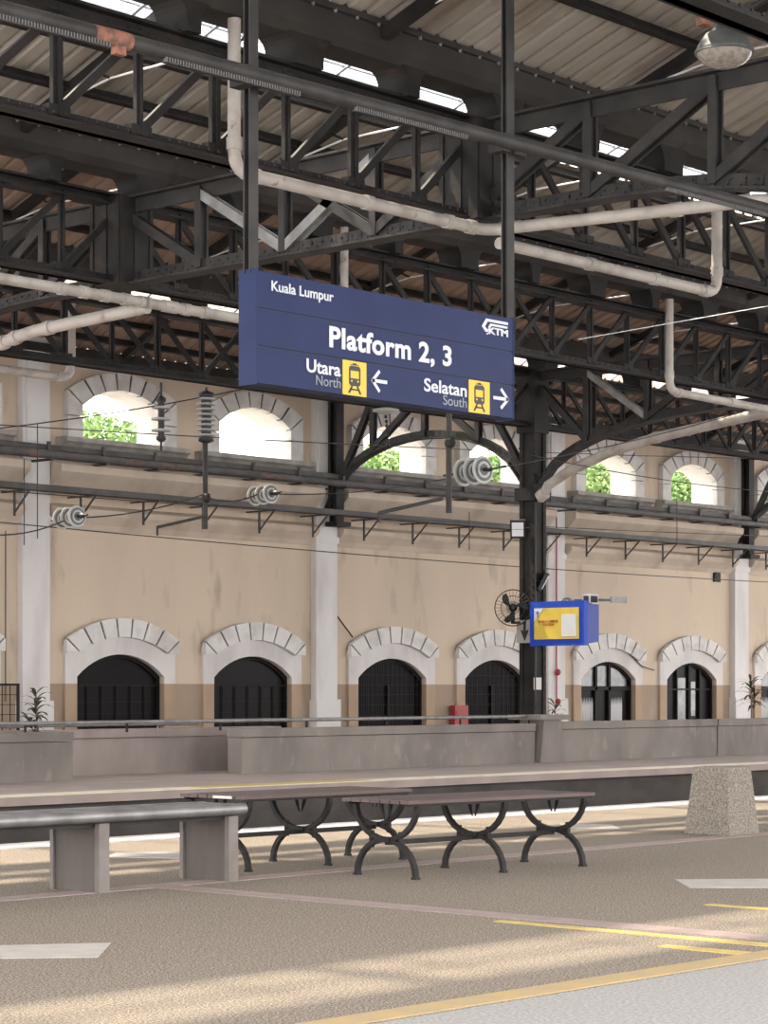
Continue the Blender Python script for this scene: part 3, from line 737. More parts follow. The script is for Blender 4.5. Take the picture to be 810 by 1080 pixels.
# ------------------------------------------------------------------ pipes and cable trays on the wall
t = thing('service_pipes', 'pair of dark pipes running the length of the wall below the clerestory windows', 'pipes', (20, 33.3, 5.6))
MB().tube([(18, 33.25, 5.60), (62, 33.25, 5.60)], 0.075, 10).build('pipe_run', M['tray'], t)
MB().bar((18, 33.42, 5.76), (62, 33.42, 5.76), 0.09, 0.10).build('pipe_run', M['tray'], t)
for k in range(24):
    x = 26.2 + 1.35*k; MB().box((x-0.03, 33.2, 5.50), (x+0.03, 34.0, 5.54)).box((x-0.03, 33.30, 5.5), (x+0.03, 33.36, 5.86)).build('bracket', M['tray'], t)
o_ = MB()
for x0_, x1_ in ((29.35, 29.75), (30.3, 30.9), (33.0, 33.6), (26.9, 27.2)): o_.tube([(x0_, 33.25, 5.60), (x1_, 33.25, 5.60)], 0.078, 10)
o_.build('peeling_patch', M['dullrust'], t)
t = thing('cable_tray', 'dark cable tray on triangular brackets along the beige wall', 'tray', (20, 33.5, 4.95))
MB().bar((18, 33.30, 4.94), (62, 33.30, 4.94), 0.30, 0.03).bar((18, 33.15, 4.97), (62, 33.15, 4.97), 0.02, 0.11).bar((18, 33.45, 4.97), (62, 33.45, 4.97), 0.02, 0.11).build('tray', M['tray'], t)
for k in range(20):
    x = 26.95 + 1.61*k
    MB().bar((x, 33.60, 4.92), (x, 33.60, 4.44), 0.035, 0.035, (0, 1, 0)).bar((x, 33.12, 4.90), (x, 33.98, 4.90), 0.03, 0.03).bar((x, 33.16, 4.90), (x, 33.60, 4.50), 0.028, 0.028).build('bracket', M['tray'], t)

# ------------------------------------------------------------------ parapets round the subway stairs
def parapet(x0, x1, y0, y1, m, label, ht=0.64):
    t = thing('concrete_parapet', label, 'parapet', (x0, y0, 0))
    MB().box((x0, y0, 0), (x1, y1, ht-0.13)).build('panel', M[m], t)
    MB().box((x0-0.0, y0-0.02, ht-0.12), (x1+0.0, y1+0.02, ht)).build('coping', M[m], t)
parapet(14.5, 19.5, 23.1, 23.38, 'concrete', 'grey concrete parapet at the left edge, in front of the spindly plant')
parapet(18.9, 24.6, 24.3, 24.55, 'concrete_light', 'pinkish set-back concrete parapet between two nearer grey ones')
parapet(22.6, 29.3, 23.1, 23.38, 'concrete', 'long grey concrete parapet in front of the main column')
parapet(30.0, 34.6, 23.1, 23.38, 'concrete', 'grey concrete parapet right of the pier', 0.66)
parapet(34.64, 42.0, 23.1, 23.38, 'concrete', 'last grey concrete parapet at the right edge behind the bollard', 0.66)
t = thing('parapet_pier', 'dark concrete pier with a cap between two parapets, under the main column', 'pier', (29.6, 23.2, 0))
MB().prism([(29.32, 23.0, 0), (29.98, 23.0, 0), (29.88, 23.0, 0.70), (29.42, 23.0, 0.70)], (0, 0.5, 0)).build('shaft', M['concrete'], t)
MB().box((29.22, 22.92, 0.70), (30.02, 23.6, 0.78)).build('cap', M['concrete'], t)
t = thing('handrail', 'polished tubular handrail running along the top of the parapets', 'rail', (14.5, 23.25, 0.64))
MB().tube([(14.5, 23.22, 0.755), (29.3, 23.22, 0.755)], 0.028, 10).build('rail_tube', M['stainless'], t)
for k in range(9):
    x = 15.3 + 1.75*k
    MB().tube([(x, 23.22, 0.74), (x, 23.22, 0.62 if not 19.5 < x < 22.6 else 0.62)], 0.018, 8).build('post', M['iron'], t)
tag(MB().tube([(19.3, 24.42, 0.70), (23.0, 24.42, 0.70)], 0.025, 8).tube([(19.6, 24.42, 0.70), (19.6, 24.42, 0.63)], 0.015, 6).tube([(22.2, 24.42, 0.70), (22.2, 24.42, 0.63)], 0.015, 6).build('handrail', M['stainless']), 'short tubular handrail above the pinkish set-back parapet', 'rail')

# ------------------------------------------------------------------ floor markings and edges
def slab(name, pts, m, label, z=0.004, cat='marking', group=None, z0=0.0):
    o = MB().prism([(x, y, z0) for x, y in pts], (0, 0, z)).build(name, M[m]); tag(o, label, cat, group); return o
slab('platform_edge', [(XA, 13.52), (XB, 13.52), (XB, 13.9), (XA, 13.9)], 'edgewhite', 'whitish stone edge of the near platform beside the track pit', 0.012, 'edge')
slab('platform_edge', [(XA, 19.98), (XB, 19.98), (XB, 20.42), (XA, 20.42)], 'cream', 'cream painted edge of the far platform across the track pit', 0.010, 'edge')
slab('floor_marking', [(19.0, 20.02), (22.0, 20.02), (22.0, 20.40), (19.0, 20.40)], 'yellow', 'yellow painted stretch of the far platform edge behind the benches', 0.014)
slab('tile_band', [(XA, 10.22), (XB, 10.22), (XB, 10.42), (XA, 10.42)], 'pink', 'pinkish tile band running under the benches towards the bollard', 0.004, 'tile band')
slab('tile_band', [(9.28, 5.68), (9.48, 5.68), (9.48, 10.22), (9.28, 10.22)], 'pink', 'pinkish tile band crossing the foreground floor from the benches to the right', 0.004, 'tile band')
slab('platform_edge', [(XA, 5.52), (XB, 5.52), (XB, 5.68), (XA, 5.68)], 'ochre', 'ochre edge band across the lower right corner', 0.006, 'edge')
slab('floor_marking', [(9.06, 5.68), (9.17, 5.68), (9.17, 7.45), (9.10, 7.45)], 'yellow', 'long yellow painted line beside the pinkish tile band', 0.005)
slab('floor_marking', [(8.70, 5.70), (8.82, 5.70), (8.80, 6.15), (8.72, 6.15)], 'yellow', 'short yellow dash nearest the ochre edge band', 0.005)
slab('floor_marking', [(10.56, 5.9), (10.65, 5.9), (10.65, 7.15), (10.58, 7.15)], 'yellow', 'yellow painted line at the right edge beyond the pinkish band', 0.005)
def gquad(pp): return [tuple(at(px, py, Z=0.0)[:2]) for px, py in pp]
slab('pale_tile', gquad([(-30, 998.5), (117, 995), (103, 1010), (-30, 1011.5)]), 'pale', 'pale tile strip in the left foreground', 0.004, 'tile')
slab('pale_tile', gquad([(712, 928), (850, 927), (850, 936.5), (727, 936.5)]), 'pale', 'pale tile strip at the right edge below the bollard', 0.004, 'tile')
slab('pale_tile', gquad([(113, 904), (122, 899.5), (200, 899), (195, 906)]), 'pale', 'pale tile strip seen between the steel bench legs', 0.004, 'tile')
slab('pale_tile', gquad([(590, 869), (645, 870), (655, 874.5), (598, 874)]), 'pale', 'small pale tile strip behind the black iron bench', 0.004, 'tile')

# ------------------------------------------------------------------ benches
def steel_bench():
    t = thing('steel_bench', 'stainless tube bench on brown grey slab legs at the left edge', 'bench', (7.0, 10.2, 0))
    f = MB()
    for k in range(6):
        y = 10.19 + k*0.09; f.tube([(6.2, y, 0.452 + 0.006*math.sin(k*2.1)), (9.99, y, 0.452 + 0.006*math.sin(k*2.1))], 0.036 if k in (0, 5) else 0.030, 10)
    f.tube([(9.99, 10.2, 0.452), (9.99, 10.62, 0.452)], 0.03, 8)
    f.build('seat_tubes', M['stainless'], t)
    MB().bar((6.2, 10.42, 0.405), (9.95, 10.42, 0.405), 0.36, 0.03).build('seat_frame', M['steel2'], t)
    for x in (6.95, 8.83, 9.89):
        if x < 8: continue
        lg = MB().box((x-0.005, 10.24, 0), (x+0.035, 10.62, 0.40)).build('leg', M['slableg'], t)
        MB().box((x-0.02, 10.20, 0), (x+0.06, 10.24, 0.41)).build('leg_edge', M['slabedge'], lg); MB().box((x-0.02, 10.62, 0), (x+0.06, 10.65, 0.41)).build('leg_edge', M['slabedge'], lg)
    lg = MB().box((6.9, 10.27, 0), (6.98, 10.62, 0.40)).build('leg', M['slableg'], t)
steel_bench()
def iron_frame():
    mb = MB(); n = 14
    U = []; Lw = []
    for k in range(n+1):
        a = math.pi*k/n
        U.append(Vector((0, -0.285*math.cos(a), 0.475 - 0.235*math.sin(a))))
        Lw.append(Vector((0, -0.27*math.cos(a), 0.012 + 0.228*math.sin(a))))
    for P in (U, Lw):
        for a, b in zip(P[:-1], P[1:]):
            e = (b-a)*0.06; mb.bar(a-e, b+e, 0.030, 0.034, (1, 0, 0.01))
    for s in (-1, 1):
        mb.bar((0, s*0.135, 0.185), (0, s*0.135, 0.295), 0.028, 0.022, (0, 1, 0)); mb.box((-0.02, s*0.27-0.022, 0), (0.02, s*0.27+0.022, 0.014))
        mb.tube([(0, s*0.045, 0.47), (0, s*0.03, 0.41), (0, s*0.012, 0.36)], [0.016, 0.012, 0.004], 6)
    mb.box((-0.03, -0.05, 0.225), (0.03, 0.05, 0.255))
    return mb
def iron_bench(loc, rz, label, xsx, x0, x1):
    t = thing('park_bench', label, 'bench', loc, rz)
    for x in xsx:
        f = iron_frame(); f.v = [v + Vector((x, 0, 0)) for v in f.v]; f.build('iron_frame', M['iron'], t, local=True)
    s = MB()
    for k in range(7):
        y = -0.27 + k*0.09; s.box((x0, y-0.041, 0.478), (x1, y+0.041, 0.500))
    s.build('seat_slats', M['wood'], t, local=True)
    MB().box((x0+0.02, -0.30, 0.462), (x1-0.02, -0.27, 0.478)).box((x0+0.02, 0.27, 0.462), (x1-0.02, 0.30, 0.478)).build('seat_rail', M['iron'], t, local=True)
    MB().box((xsx[0], -0.012, 0.205), (xsx[-1], 0.012, 0.235)).build('stretcher', M['iron'], t, local=True)
    return t
iron_bench((11.6, 9.66, 0), R(-4.5), 'nearer bench with three black cast iron hoop legs and red brown slats', (-0.80, 0.0, 0.78), -0.90, 0.86)
b2 = iron_bench((11.26, 10.93, 0), R(-1.0), 'farther slatted bench with black iron hoop legs, between the steel bench and the nearer one', (-0.75, 0.0, 0.75), -0.83, 0.80)
MB().box((-0.838, -0.20, 0.480), (-0.832, -0.02, 0.498)).build('label_plate', M['paper'], b2, local=True, label='small white plate')

t = thing('concrete_bollard', 'tapered exposed aggregate concrete block standing at the right', 'bollard', (15.95, 10.5, 0))
m_ = MB(); b0, b1 = 0.225, 0.172; ht = 0.56
c = Vector((15.88, 10.55, 0))
vs = [c+Vector((sx_*b0, sy_*b0, 0)) for sx_, sy_ in ((-1,-1),(1,-1),(1,1),(-1,1))] + [c+Vector((sx_*b1, sy_*b1, ht)) for sx_, sy_ in ((-1,-1),(1,-1),(1,1),(-1,1))]
m_.add(vs, [(3,2,1,0),(4,5,6,7),(0,1,5,4),(1,2,6,5),(2,3,7,6),(3,0,4,7)])
o = m_.build('block', M['agg'], t)
bv = o.modifiers.new('bevel', 'BEVEL'); bv.width = 0.012; bv.segments = 2

# ------------------------------------------------------------------ fan, lamps, screens on the column
def fan(c, face, label, rr=0.36):
    c = Vector(c); face = Vector(face).normalized()
    t = thing('wall_fan', label, 'fan', c)
    a = face.cross(Vector((0, 0, 1))).normalized(); b = a.cross(face).normalized()
    def circ(r, off, n=28): return [c + face*off + a*r*math.cos(2*math.pi*k/n) + b*r*math.sin(2*math.pi*k/n) for k in range(n+1)]
    g = MB()
    for r, o_ in ((rr, 0), (rr, 0.05), (rr*0.66, 0.09), (rr*0.66, -0.05), (rr*0.33, 0.11)): g.tube(circ(r, o_), 0.007 if r < rr else 0.011, 5, False)
    for k in range(28):
        an = 2*math.pi*k/28; d = a*math.cos(an) + b*math.sin(an)
        g.tube([c+face*0.12+d*0.06, c+face*0.10+d*rr*0.5, c+face*0.04+d*rr], 0.0035, 4, False); g.tube([c-face*0.07+d*0.06, c-face*0.05+d*rr*0.6, c+d*rr], 0.0035, 4, False)
    g.build('guard', M['black'], t)
    bl = MB()
    for k in range(3):
        an = 2*math.pi*k/3 + 0.5
        P = []; Q = []
        for q in range(6):
            u = q/5; r = 0.05 + (rr-0.09)*u; w_ = 0.16 + 0.42*math.sin(math.pi*min(1, u*0.9+0.05))
            for s, arr in ((-1, P), (1, Q)):
                d = a*math.cos(an+s*w_*0.6+u*0.5) + b*math.sin(an+s*w_*0.6+u*0.5); arr.append(c + d*r + face*(0.02*s+0.02))
        bl.strip(P, Q, face*0.004)
    bl.build('blades', M['black'], t)
    MB().lathe(c - face*0.24, face, [(0, 0.05), (0.03, 0.085), (0.16, 0.09), (0.2, 0.05)], 14).lathe(c+face*0.0, face, [(0, 0.06), (0.05, 0.055), (0.07, 0.03)], 12).build('motor', M['black'], t)
    MB().bar(c - face*0.15, c - face*0.15 + Vector((0, 0, -0.32)), 0.06, 0.06, (0, 1, 0)).bar(c - face*0.15 + Vector((0, 0, -0.3)), Vector((CX-0.15, CY-0.1, c.z-0.30)), 0.05, 0.05).build('bracket', M['black'], t)
fan(at(541, 641, X=35.25), (-0.75, -0.62, -0.05), 'round caged fan on the left of the main column')
fan(at(597, 648, X=36.6), (0.25, -0.95, 0), 'second caged fan, mostly hidden behind the blue screen case', 0.33)
def flood(c, face, label):
    c = Vector(c); face = Vector(face).normalized(); t = thing('floodlight', label, 'floodlight', c)
    a = face.cross(Vector((0, 0, 1))).normalized(); b = a.cross(face).normalized()
    def Q(w_, h, o0, o1): return MB().prism([c+face*o0+a*w_*s1+b*h*s2 for s1, s2 in ((-1,-1),(1,-1),(1,1),(-1,1))], face*(o1-o0))
    Q(0.15, 0.19, -0.05, 0.02).build('housing', M['black'], t)
    q = Q(0.115, 0.07, 0.021, 0.026); q.v = [v + b*0.075 for v in q.v]; q2 = Q(0.115, 0.07, 0.021, 0.026); q.add([v - b*0.075 for v in q2.v], q2.f)
    q.build('light_panel', M['ledface'], t)
    MB().tube([c-face*0.05, Vector((CX-0.1, CY-0.1, c.z+0.02))], 0.02, 6).build('arm', M['steel2'], t)
flood(at(546, 558, X=35.35), (-0.8, -0.6, -0.45), 'upper floodlight on the left of the main column, facing the viewer')
flood(at(574, 614, X=35.75), (0.55, -0.8, -0.5), 'lower floodlight on the main column above the screens, tilted away')
# screen case
z1, z0 = at(590, 634, X=35.4).z, at(590, 681, X=35.4).z
t = thing('screen_case', 'bright blue double screen case hanging off the main column', 'screen', (35.4, 27.35, z0))
MB().box((35.38, 26.68, z0), (35.50, 28.02, z1)).build('front_panel', M['tvblue'], t)
MB().prism([(35.50, 26.72, z0+0.03), (36.02, 26.80, z0+0.08), (36.02, 26.80, z1-0.06), (35.50, 26.72, z1-0.03)], (0, 1.1, 0)).build('case', M['tvblue2'], t)
po = MB().box((35.365, 26.80, z0+0.13), (35.379, 27.90, z1-0.13)).build('poster', M['poster'], t)
py0, py1 = z0+0.13, z1-0.13
MB().box((35.360, 26.86, py0+0.05), (35.364, 27.22, py1-0.13)).build('white_patch', M['signwhite'], po)
MB().prism([(35.360, 27.90, py1), (35.360, 27.66, py1), (35.360, 27.90, py1-0.26)], (0.004, 0, 0)).build('white_corner', M['signwhite'], po)
m_ = MB().box((35.357, 27.80, py1-0.18), (35.361, 27.82, py1-0.05)).box((35.357, 27.77, py1-0.10), (35.361, 27.85, py1-0.08)); m_.build('crest', M['tvblue'], po)
def ptext(body, size, yc, z, m, bold=0.0):
    cu = bpy.data.curves.new('t', 'FONT'); cu.body = body; cu.size = size; cu.offset = bold; cu.extrude = 0.001; cu.align_x = 'CENTER'
    ob = bpy.data.objects.new('t', cu); COL.objects.link(ob)
    me = bpy.data.meshes.new_from_object(ob.evaluated_get(bpy.context.evaluated_depsgraph_get()))
    bpy.data.objects.remove(ob)
    me.transform(Matrix.Translation(Vector((35.361, yc, z))) @ Matrix.Rotation(R(-90), 4, 'Z') @ Matrix.Rotation(R(90), 4, 'X'))
    off = WL[po.name]; me.transform(Matrix.Translation(-off)); me.materials.append(m)
    o = bpy.data.objects.new('lettering', me); COL.objects.link(o); o.parent = po
ptext('KUALA LUMPUR', 0.068, 27.55, py1-0.285, M['red'], 0.002); ptext('STATION', 0.068, 27.55, py1-0.35, M['red'], 0.002)
MB().bar((35.95, 27.9, z1-0.1), (35.8, 28.45, z1+0.1), 0.06, 0.06).bar((35.6, 27.9, z0+0.3), (35.6, 28.45, z0+0.3), 0.06, 0.06).build('bracket', M['steel'], t)
p = at(623, 632, X=35.8)
t = thing('wall_speaker', 'small white box with a grey face on top of the blue screen case', 'speaker', (p.x, p.y, p.z-0.09))
MB().cbox((p.x, p.y, p.z), (0.3, 0.16, 0.19)).build('housing', M['signwhite'], t); MB().cbox((p.x-0.151, p.y, p.z), (0.01, 0.12, 0.13)).cbox((p.x, p.y-0.081, p.z), (0.22, 0.01, 0.13)).build('grille', M['steel2'], t)
p = at(641, 633, X=36.2)
t = thing('cantilever_bracket', 'galvanised bracket arm sticking out right of the blue screen case', 'bracket', (p.x, p.y, p.z-0.07))
MB().box((p.x-0.25, p.y-0.28, p.z-0.06), (p.x+0.25, p.y-0.24, p.z+0.06)).bar((p.x-0.3, p.y+0.6, p.z), (p.x, p.y-0.24, p.z), 0.05, 0.05).build('arm', M['litsteel'], t)
p0 = at(545, 654, X=35.42); p1 = at(562, 678, X=35.42)
t = thing('arrow_plate', 'grey plate with a black arrow pointing down, under the fan', 'sign', (35.42, p1.y, p1.z))
MB().box((35.42, p1.y, p1.z), (35.45, p0.y, p0.z)).build('plate', M['sill'], t)
cy = (p0.y+p1.y)/2 ; zz = p0.z
MB().prism([(35.41, cy+a, zz-q) for a, q in ((-0.03,0.04),(0.03,0.04),(0.03,0.22),(0.10,0.2),(0,0.42),(-0.10,0.2),(-0.03,0.22))], (0.008, 0, 0)).build('arrow', M['black'], t)
p = at(567, 721, Y=27.985)
tag(MB().cbox(p, (0.24, 0.012, 0.24)).build('paper_notice', M['paper']), 'small pale notice stuck low on the main column', 'notice')
# wall odds and ends
p0 = at(480, 744, Y=33.78); p1 = at(494, 764, Y=33.78)
t = thing('hose_cabinet', 'small red fire cabinet by the fourth lower arch', 'cabinet', (p0.x, 33.78, 0))
MB().box((p0.x, 33.78, 0.0), (p1.x, 33.92, p0.z)).build('cabinet_body', M['red'], t); MB().box((p0.x+0.06, 33.77, 0.45), (p1.x-0.06, 33.78, p0.z-0.12)).build('door', M['red'], t)
for py, lb in ((709, 'upper red alarm bell on the white pilaster right of the main column'), (740, 'lower red alarm device on the white pilaster right of the main column')):
    p = at(587, py, Y=33.80)
    tag(MB().lathe(p, (0, -1, 0), [(0, 0.05), (0.03, 0.085), (0.08, 0.07), (0.10, 0.03)], 12).build('alarm_bell', M['red']), lb, 'bell')
q0 = at(587, 545, Y=33.80); q1 = at(587, 738, Y=33.80)
tag(MB().tube([q0, (q0.x, 33.8, q1.z)], 0.018, 6).build('conduit', M['red']), 'thin red conduit running down the pilaster to the alarm bells', 'conduit')
p = at(756, 607, Y=33.97)
tag(MB().box((p.x-0.14, 33.94, p.z-0.17), (p.x+0.14, 34.0, p.z+0.17)).box((p.x-0.1, 33.925, p.z-0.1), (p.x+0.1, 33.94, p.z-0.05)).box((p.x-0.1, 33.925, p.z+0.03), (p.x+0.1, 33.94, p.z+0.08)).build('wall_vent', M['steel']), 'small dark louvred vent high on the beige wall at the right', 'vent')
# mesh panel at the left edge
t = thing('mesh_gate', 'black square mesh panel at the left edge before the wall', 'gate', (23.5, 30.5, 0))
px = at(19, 740, Y=30.5).x
m_ = MB()
for k in range(6): m_.bar((px-k*0.17, 30.5, 0), (px-k*0.17, 30.5, 1.28), 0.012, 0.012, (0, 1, 0))
for k in range(8): m_.bar((px-1.3, 30.5, 0.1+k*0.168), (px, 30.5, 0.1+k*0.168), 0.012, 0.012)
m_.build('mesh', M['iron'], t)
MB().bar((px, 30.5, 0), (px, 30.5, 1.3), 0.04, 0.04, (0, 1, 0)).bar((px-1.3, 30.5, 1.28), (px, 30.5, 1.28), 0.04, 0.04).build('gate_frame', M['iron'], t)

# ------------------------------------------------------------------ plants
def plant(px, base_y, Y, top_py, label, nleaf, spread, stems=2, seed=1):
    rnd = random.Random(seed); b = at(px, 800, Y=Y); top = at(px, top_py, Y=Y).z
    t = thing('potted_plant', label, 'plant', (b.x, Y, 0))
    MB().lathe((b.x, Y, 0), (0, 0, 1), [(0, 0.10), (0.05, 0.11), (0.26, 0.15), (0.28, 0.16), (0.28, 0.12)], 14).build('pot', M['clay'], t)
    st = MB(); lf = MB(); 
    for s in range(stems):
        a = rnd.uniform(0, 6.28); e = Vector((b.x + 0.08*math.cos(a)*(1+s*0.5), Y + 0.05*math.sin(a), top - 0.28 - 0.18*s)); s0 = Vector((b.x+0.03*s, Y, 0.25))
        st.tube([s0, (s0+e)/2 + Vector((rnd.uniform(-.03, .03), 0, 0)), e], [0.016, 0.012, 0.008], 6)
        for k in range(nleaf // stems):
            u = k/(nleaf//stems); base = s0.lerp(e, 0.62 + 0.38*u); an = k*2.4 + s
            d = Vector((math.cos(an), math.sin(an), 0)); ln = spread*rnd.uniform(0.75, 1.1); lift = 0.55 + 0.65*u
            P = []; Q = []; sd_ = d.cross(Vector((0, 0, 1)))
            for q in range(6):
                v = q/5; c = base + d*ln*(v*0.85) + Vector((0, 0, ln*(lift*v - 0.75*v*v))); wd = 0.028*math.sin(math.pi*(v*0.9+0.08))
                P.append(c - sd_*wd); Q.append(c + sd_*wd)
            lf.strip(P, Q, (0, 0, 0.002))
    st.build('stem', M['bark'], t); lf.build('leaves', M['potleaf'], t)
plant(40, 770, 23.85, 708, 'spindly long-leaved plant behind the left parapet, against the white pilaster', 42, 0.27, 3, 3)
plant(792, 770, 24.3, 703, 'dark long-leaved plant behind the parapet at the right edge', 34, 0.40, 2, 5)
plant(588, 770, 26.2, 727, 'small drooping plant in front of the white pilaster right of the main column', 12, 0.34, 1, 9)

# ------------------------------------------------------------------ high bay lamp top right
p = at(764, 48, Y=11.3)
t = thing('high_bay_lamp', 'round grey dome lamp with a bulging clear lens in the top right corner', 'lamp', p)
MB().lathe(p, (0, 0, -1), [(-0.24, 0.05), (-0.20, 0.09), (-0.12, 0.11), (-0.10, 0.17), (-0.02, 0.225), (0.03, 0.25), (0.07, 0.265)], 28).build('housing', M['lampgrey'], t)
MB().lathe(p, (0, 0, -1), [(0.065, 0.25), (0.11, 0.235), (0.155, 0.185), (0.19, 0.11), (0.20, 0.02)], 28).build('lens', M['lens'], t)
MB().lathe(p, (0, 0, -1), [(0.045, 0.262), (0.075, 0.262)], 28).build('rim', M['lampgrey'], t)
MB().tube([p+Vector((0, 0, 0.2)), p+Vector((0, -0.5, 0.34)), (p.x, 10.0, 6.48)], 0.03, 8).build('arm', M['steel2'], t)
MB().box((p.x-0.30, p.y+0.0, p.z+0.13), (p.x-0.18, p.y+0.10, p.z+0.32)).build('gear_box', M['orange'], t)

# ------------------------------------------------------------------ insulators, droppers and wires
def disc_string(p, axis, n, gap, r, label, tail0=0.3, tail1=0.3, thin=False, body=0.03):
    p = Vector(p); d = Vector(axis).normalized(); t = thing('insulator', label, 'insulator', p)
    h = gap*(n-1)/2
    rod = MB().tube([p - d*(h + tail0), p + d*(h + tail1)], 0.02, 6)
    rod.tube([p - d*(h + gap*0.5), p + d*(h + gap*0.5)], body, 10)
    for k in (-1, 1): rod.lathe(p + d*k*(h + gap*0.5), d*k, [(0, body*1.4), (0.06, body*1.5), (0.10, 0.03)], 8)
    rod.build('fitting', M['black'], t)
    for k in range(n):
        c = p + d*(gap*(k-(n-1)/2)); hh = min(0.05, gap*0.5)
        o = MB().lathe(c - d*hh*0.5, d, [(0, r*0.6), (hh*0.2, r*0.96), (hh*0.6, r), (hh*0.8, r*0.97), (hh, r*0.5)], 24, False).build('disc', M['porcelain'], t)
        if not thin:
            for q in (0.80, 0.60, 0.42):
                MB().lathe(c + d*(hh*0.5), d, [(0.0, r*q), (0.004+0.012*(1-q), r*q), (0.005+0.012*(1-q), r*(q-0.05))], 20, False).build('ring', M['porcelain' if q == 0.60 else 'lampgrey'], o)
    return t
disc_string(at(170, 442, Y=28.2), (0, 0, 1), 3, 0.19, 0.165, 'hanging string of three thin grey discs below the far girder, over the first clerestory window', 0.34, 0.42, True, 0.055)
disc_string(at(217.5, 440, Y=28.2), (0, 0, 1), 8, 0.088, 0.165, 'ribbed grey insulator at the head of the drop post, over the second clerestory window', 0.12, 0.2, True, 0.09)
disc_string(at(277, 522, Y=28.2), (-0.115, -0.99, 0.03), 3, 0.22, 0.175, 'three-disc grey insulator right of the drop post', 0.3, 0.3)
disc_string(at(73, 546, Y=28.2), (-0.115, -0.99, 0.03), 3, 0.22, 0.175, 'three-disc grey insulator before the leftmost white pilaster', 0.3, 0.3)
disc_string(at(499, 497, Y=22.25), (-0.115, -0.99, 0.03), 3, 0.21, 0.215, 'large three-disc insulator just left of the main column', 0.45, 0.5)
p = at(407, 433, Y=28.2)
t = thing('insulator', 'flat dish insulator with a beaded chain under the middle of the blue sign', 'insulator', p)
MB().lathe(p, (0, 0, 1), [(-0.06, 0.06), (-0.02, 0.24), (0.02, 0.25), (0.05, 0.12), (0.07, 0.04)], 20).build('disc', M['porcelain'], t)
MB().tube([p+Vector((0, 0, 0.05)), (p.x, p.y, GZB-0.06)], 0.02, 6).build('fitting', M['black'], t)
m_ = MB(); 
for k in range(7): m_.lathe(p + Vector((0.0+0.01*k, 0, -0.08-0.085*k)), (0, 0, -1), [(0, 0.012), (0.02, 0.028), (0.05, 0.028), (0.07, 0.012)], 8)
m_.build('chain', M['black'], t)
def dropper(px, pytop, pybot, Y, label, arm):
    a = at(px, pytop, Y=Y); b = at(px, pybot, Y=Y); b.x = a.x
    t = thing('drop_post', label, 'post', (a.x, Y, b.z))
    MB().tube([a, b], 0.045, 8).build('tube', M['steel2'], t)
    if arm:
        q = at(arm[0], arm[1], Y=Y); q2 = at(arm[2], arm[3], Y=Y)
        MB().tube([q, q2], 0.03, 6).tube([q, q + Vector((0, 0, -0.14))], 0.02, 6).build('arm', M['steel2'], t)
    c = at(px, (pytop*0.35+pybot*0.65), Y=Y); MB().lathe(c+Vector((-0.05, -0.02, 0)), (1, 0, 0), [(0, 0.05), (0.02, 0.09), (0.08, 0.09), (0.1, 0.05)], 8).build('clamp', M['steel'], t)
dropper(216.5, 464, 558, 28.2, 'thin vertical drop post with a side arm, between the first two clerestory windows', (166, 556, 214, 545))
dropper(473.5, 330, 541, 22.25, 'thin vertical drop post left of the main column, beside the large insulator', (400, 541, 466, 526))
def wire(pts, r, label, m='black'):
    tag(MB().tube(pts, r*0.75, 5).build('wire', M[m]), label, 'wire')
def wl(px0, py0, px1, py1, Y, r, label, m='black'):
    a = at(px0, py0, Y=Y); b = at(px1, py1, Y=Y); n = 8; P = []
    for k in range(n+1):
        u = k/n; P.append(a.lerp(b, u) + Vector((0, 0, -0.10*4*u*(1-u))))
    wire(P, r, label, m)
wl(-20, 447, 830, 484, 31.5, 0.014, 'long thin wire passing straight across all the clerestory windows')
wl(-20, 549, 830, 615, 31.0, 0.014, 'lowest long wire, crossing the beige wall above the lower arches')
wl(-20, 516, 830, 566, 31.2, 0.012, 'long wire just above the cable tray')
wl(-20, 454, 345, 390, 28.2, 0.014, 'wire rising from the left edge to the far girder')
wl(-20, 563, 70, 548, 28.2, 0.016, 'short wire tied to the left end of the leftmost three-disc insulator')
wl(76, 546, 216, 521, 28.2, 0.016, 'wire from the leftmost three-disc insulator up to the drop post')
wl(217, 524, 272, 521, 28.2, 0.018, 'short stay between the drop post and the middle three-disc insulator')
wl(283, 521, 470, 505, 28.2, 0.016, 'wire from the middle three-disc insulator towards the large one')
wl(505, 497, 830, 420, 22.25, 0.012, 'thin wire rising to the right from the large three-disc insulator')
wl(560, 480, 830, 520, 26.0, 0.012, 'thin wire sagging to the right past the two rightmost clerestory windows')
for px, a, b_, lb in ((25.5, 484, 575, 'thin vertical wire nearest the left edge'), (39.5, 447, 568, 'second thin vertical wire from the left edge'), (6, 560, 740, 'long thin cable hanging down the wall at the left edge'),
                  (495, 540, 580, 'thin vertical dropper wire left of the main column'), (714, 523, 572, 'thin vertical dropper wire before the rightmost pilaster')):
    yy = 33.97 if px == 6 else 31.2
    q0 = at(px, a, Y=yy); q1 = at(px, b_, Y=yy); q1.x = q0.x
    wire([q0, q1], 0.013, lb)
a = at(610, 358, X=27.0); b_ = at(815, 322, X=27.0)
wire([a, b_], 0.008, 'pale tie wire rising to the right edge across the roof steelwork', 'rod')
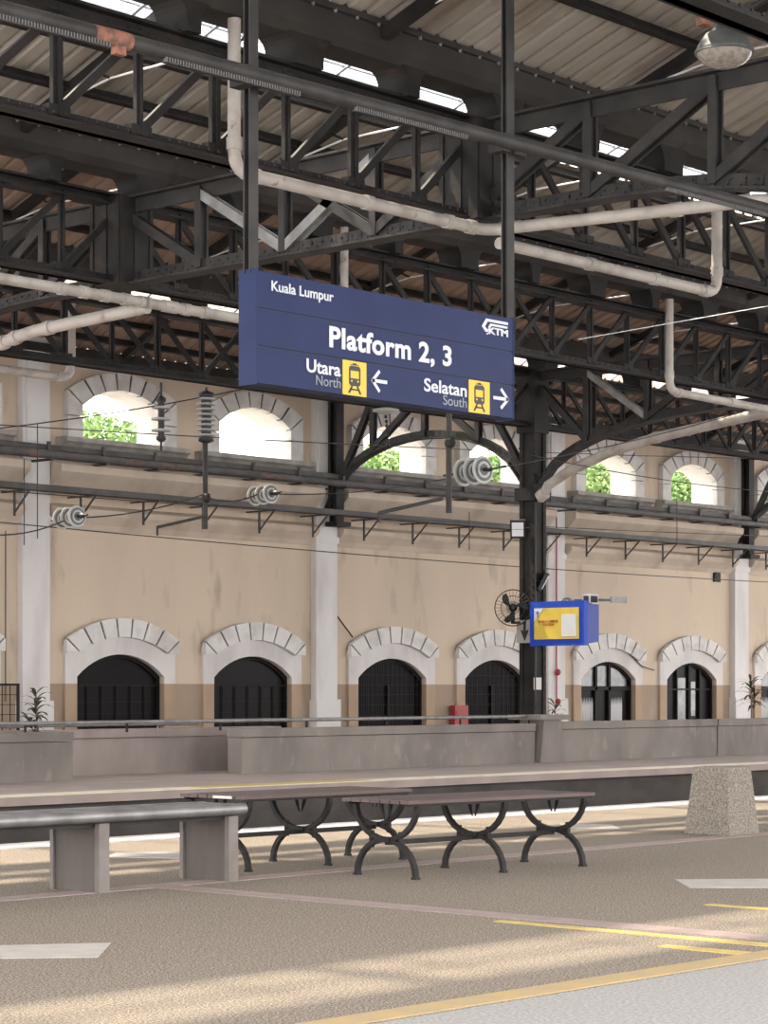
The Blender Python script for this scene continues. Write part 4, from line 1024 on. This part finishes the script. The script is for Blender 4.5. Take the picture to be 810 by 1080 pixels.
# cable looping on wall by the arches
p0 = at(664, 690, Y=33.9); p1 = at(690, 707, Y=33.9)
wire([p0, p0.lerp(p1, 0.5)+Vector((0, 0, -0.1)), p1], 0.02, 'loose cable end between the two rightmost lower arches')
p0 = at(355, 649, Y=33.9); p1 = at(372, 672, Y=33.9)
wire([p0, p1], 0.025, 'dark rod leaning down to the third lower arch')

# ------------------------------------------------------------------ trees beyond the wall
def tree(x, y, h, rad, label, n, seed, m='leafo'):
    rnd = random.Random(seed)
    t = thing('tree', label, 'tree', (x, y, -0.2), group='trees beyond the wall')
    MB().tube([(x, y, -0.2), (x+0.2, y, h*0.5), (x, y, h*0.9)], [0.25, 0.18, 0.06], 8).build('trunk', M['bark'], t)
    lf = MB()
    for k in range(n):
        u = rnd.random()**0.4; a = rnd.uniform(0, 6.283); e = math.acos(rnd.uniform(-1, 1))
        c = Vector((x + rad*u*math.sin(e)*math.cos(a), y + rad*u*math.sin(e)*math.sin(a), h - rad*0.55 + rad*0.62*u*math.cos(e)))
        s = rnd.uniform(0.07, 0.15); d1 = Vector((rnd.gauss(0, 1), rnd.gauss(0, 1), rnd.gauss(0, 1))).normalized(); d2 = d1.cross(Vector((rnd.gauss(0, 1), rnd.gauss(0, 1), rnd.gauss(0, 1)))).normalized()
        lf.add([c-d1*s, c+d2*s*0.45, c+d1*s, c-d2*s*0.45], [(0, 1, 2, 3)])
    lf.build('foliage', M[m], t, normals=False)
def px_tree(px, top_py, Y, rad, label, n, seed):
    q = at(px, top_py, Y=Y); tree(q.x, Y, q.z, rad, label, n, seed)
px_tree(100, 438, 50, 1.6, 'pale tree seen through the leftmost clerestory window', 2200, 1)
px_tree(392, 476, 44, 1.9, 'green tree seen through the window left of the main column', 7000, 2)
px_tree(525, 484, 44, 1.7, 'green tree seen close to the left side of the main column', 6000, 3)
px_tree(625, 489, 45, 1.9, 'bright green tree in the window right of the main column', 8000, 4)
px_tree(712, 498, 46, 1.9, 'green tree seen through the second clerestory window from the right', 8000, 5)
px_tree(806, 505, 46, 1.8, 'dark green tree at the far right window', 6000, 6)
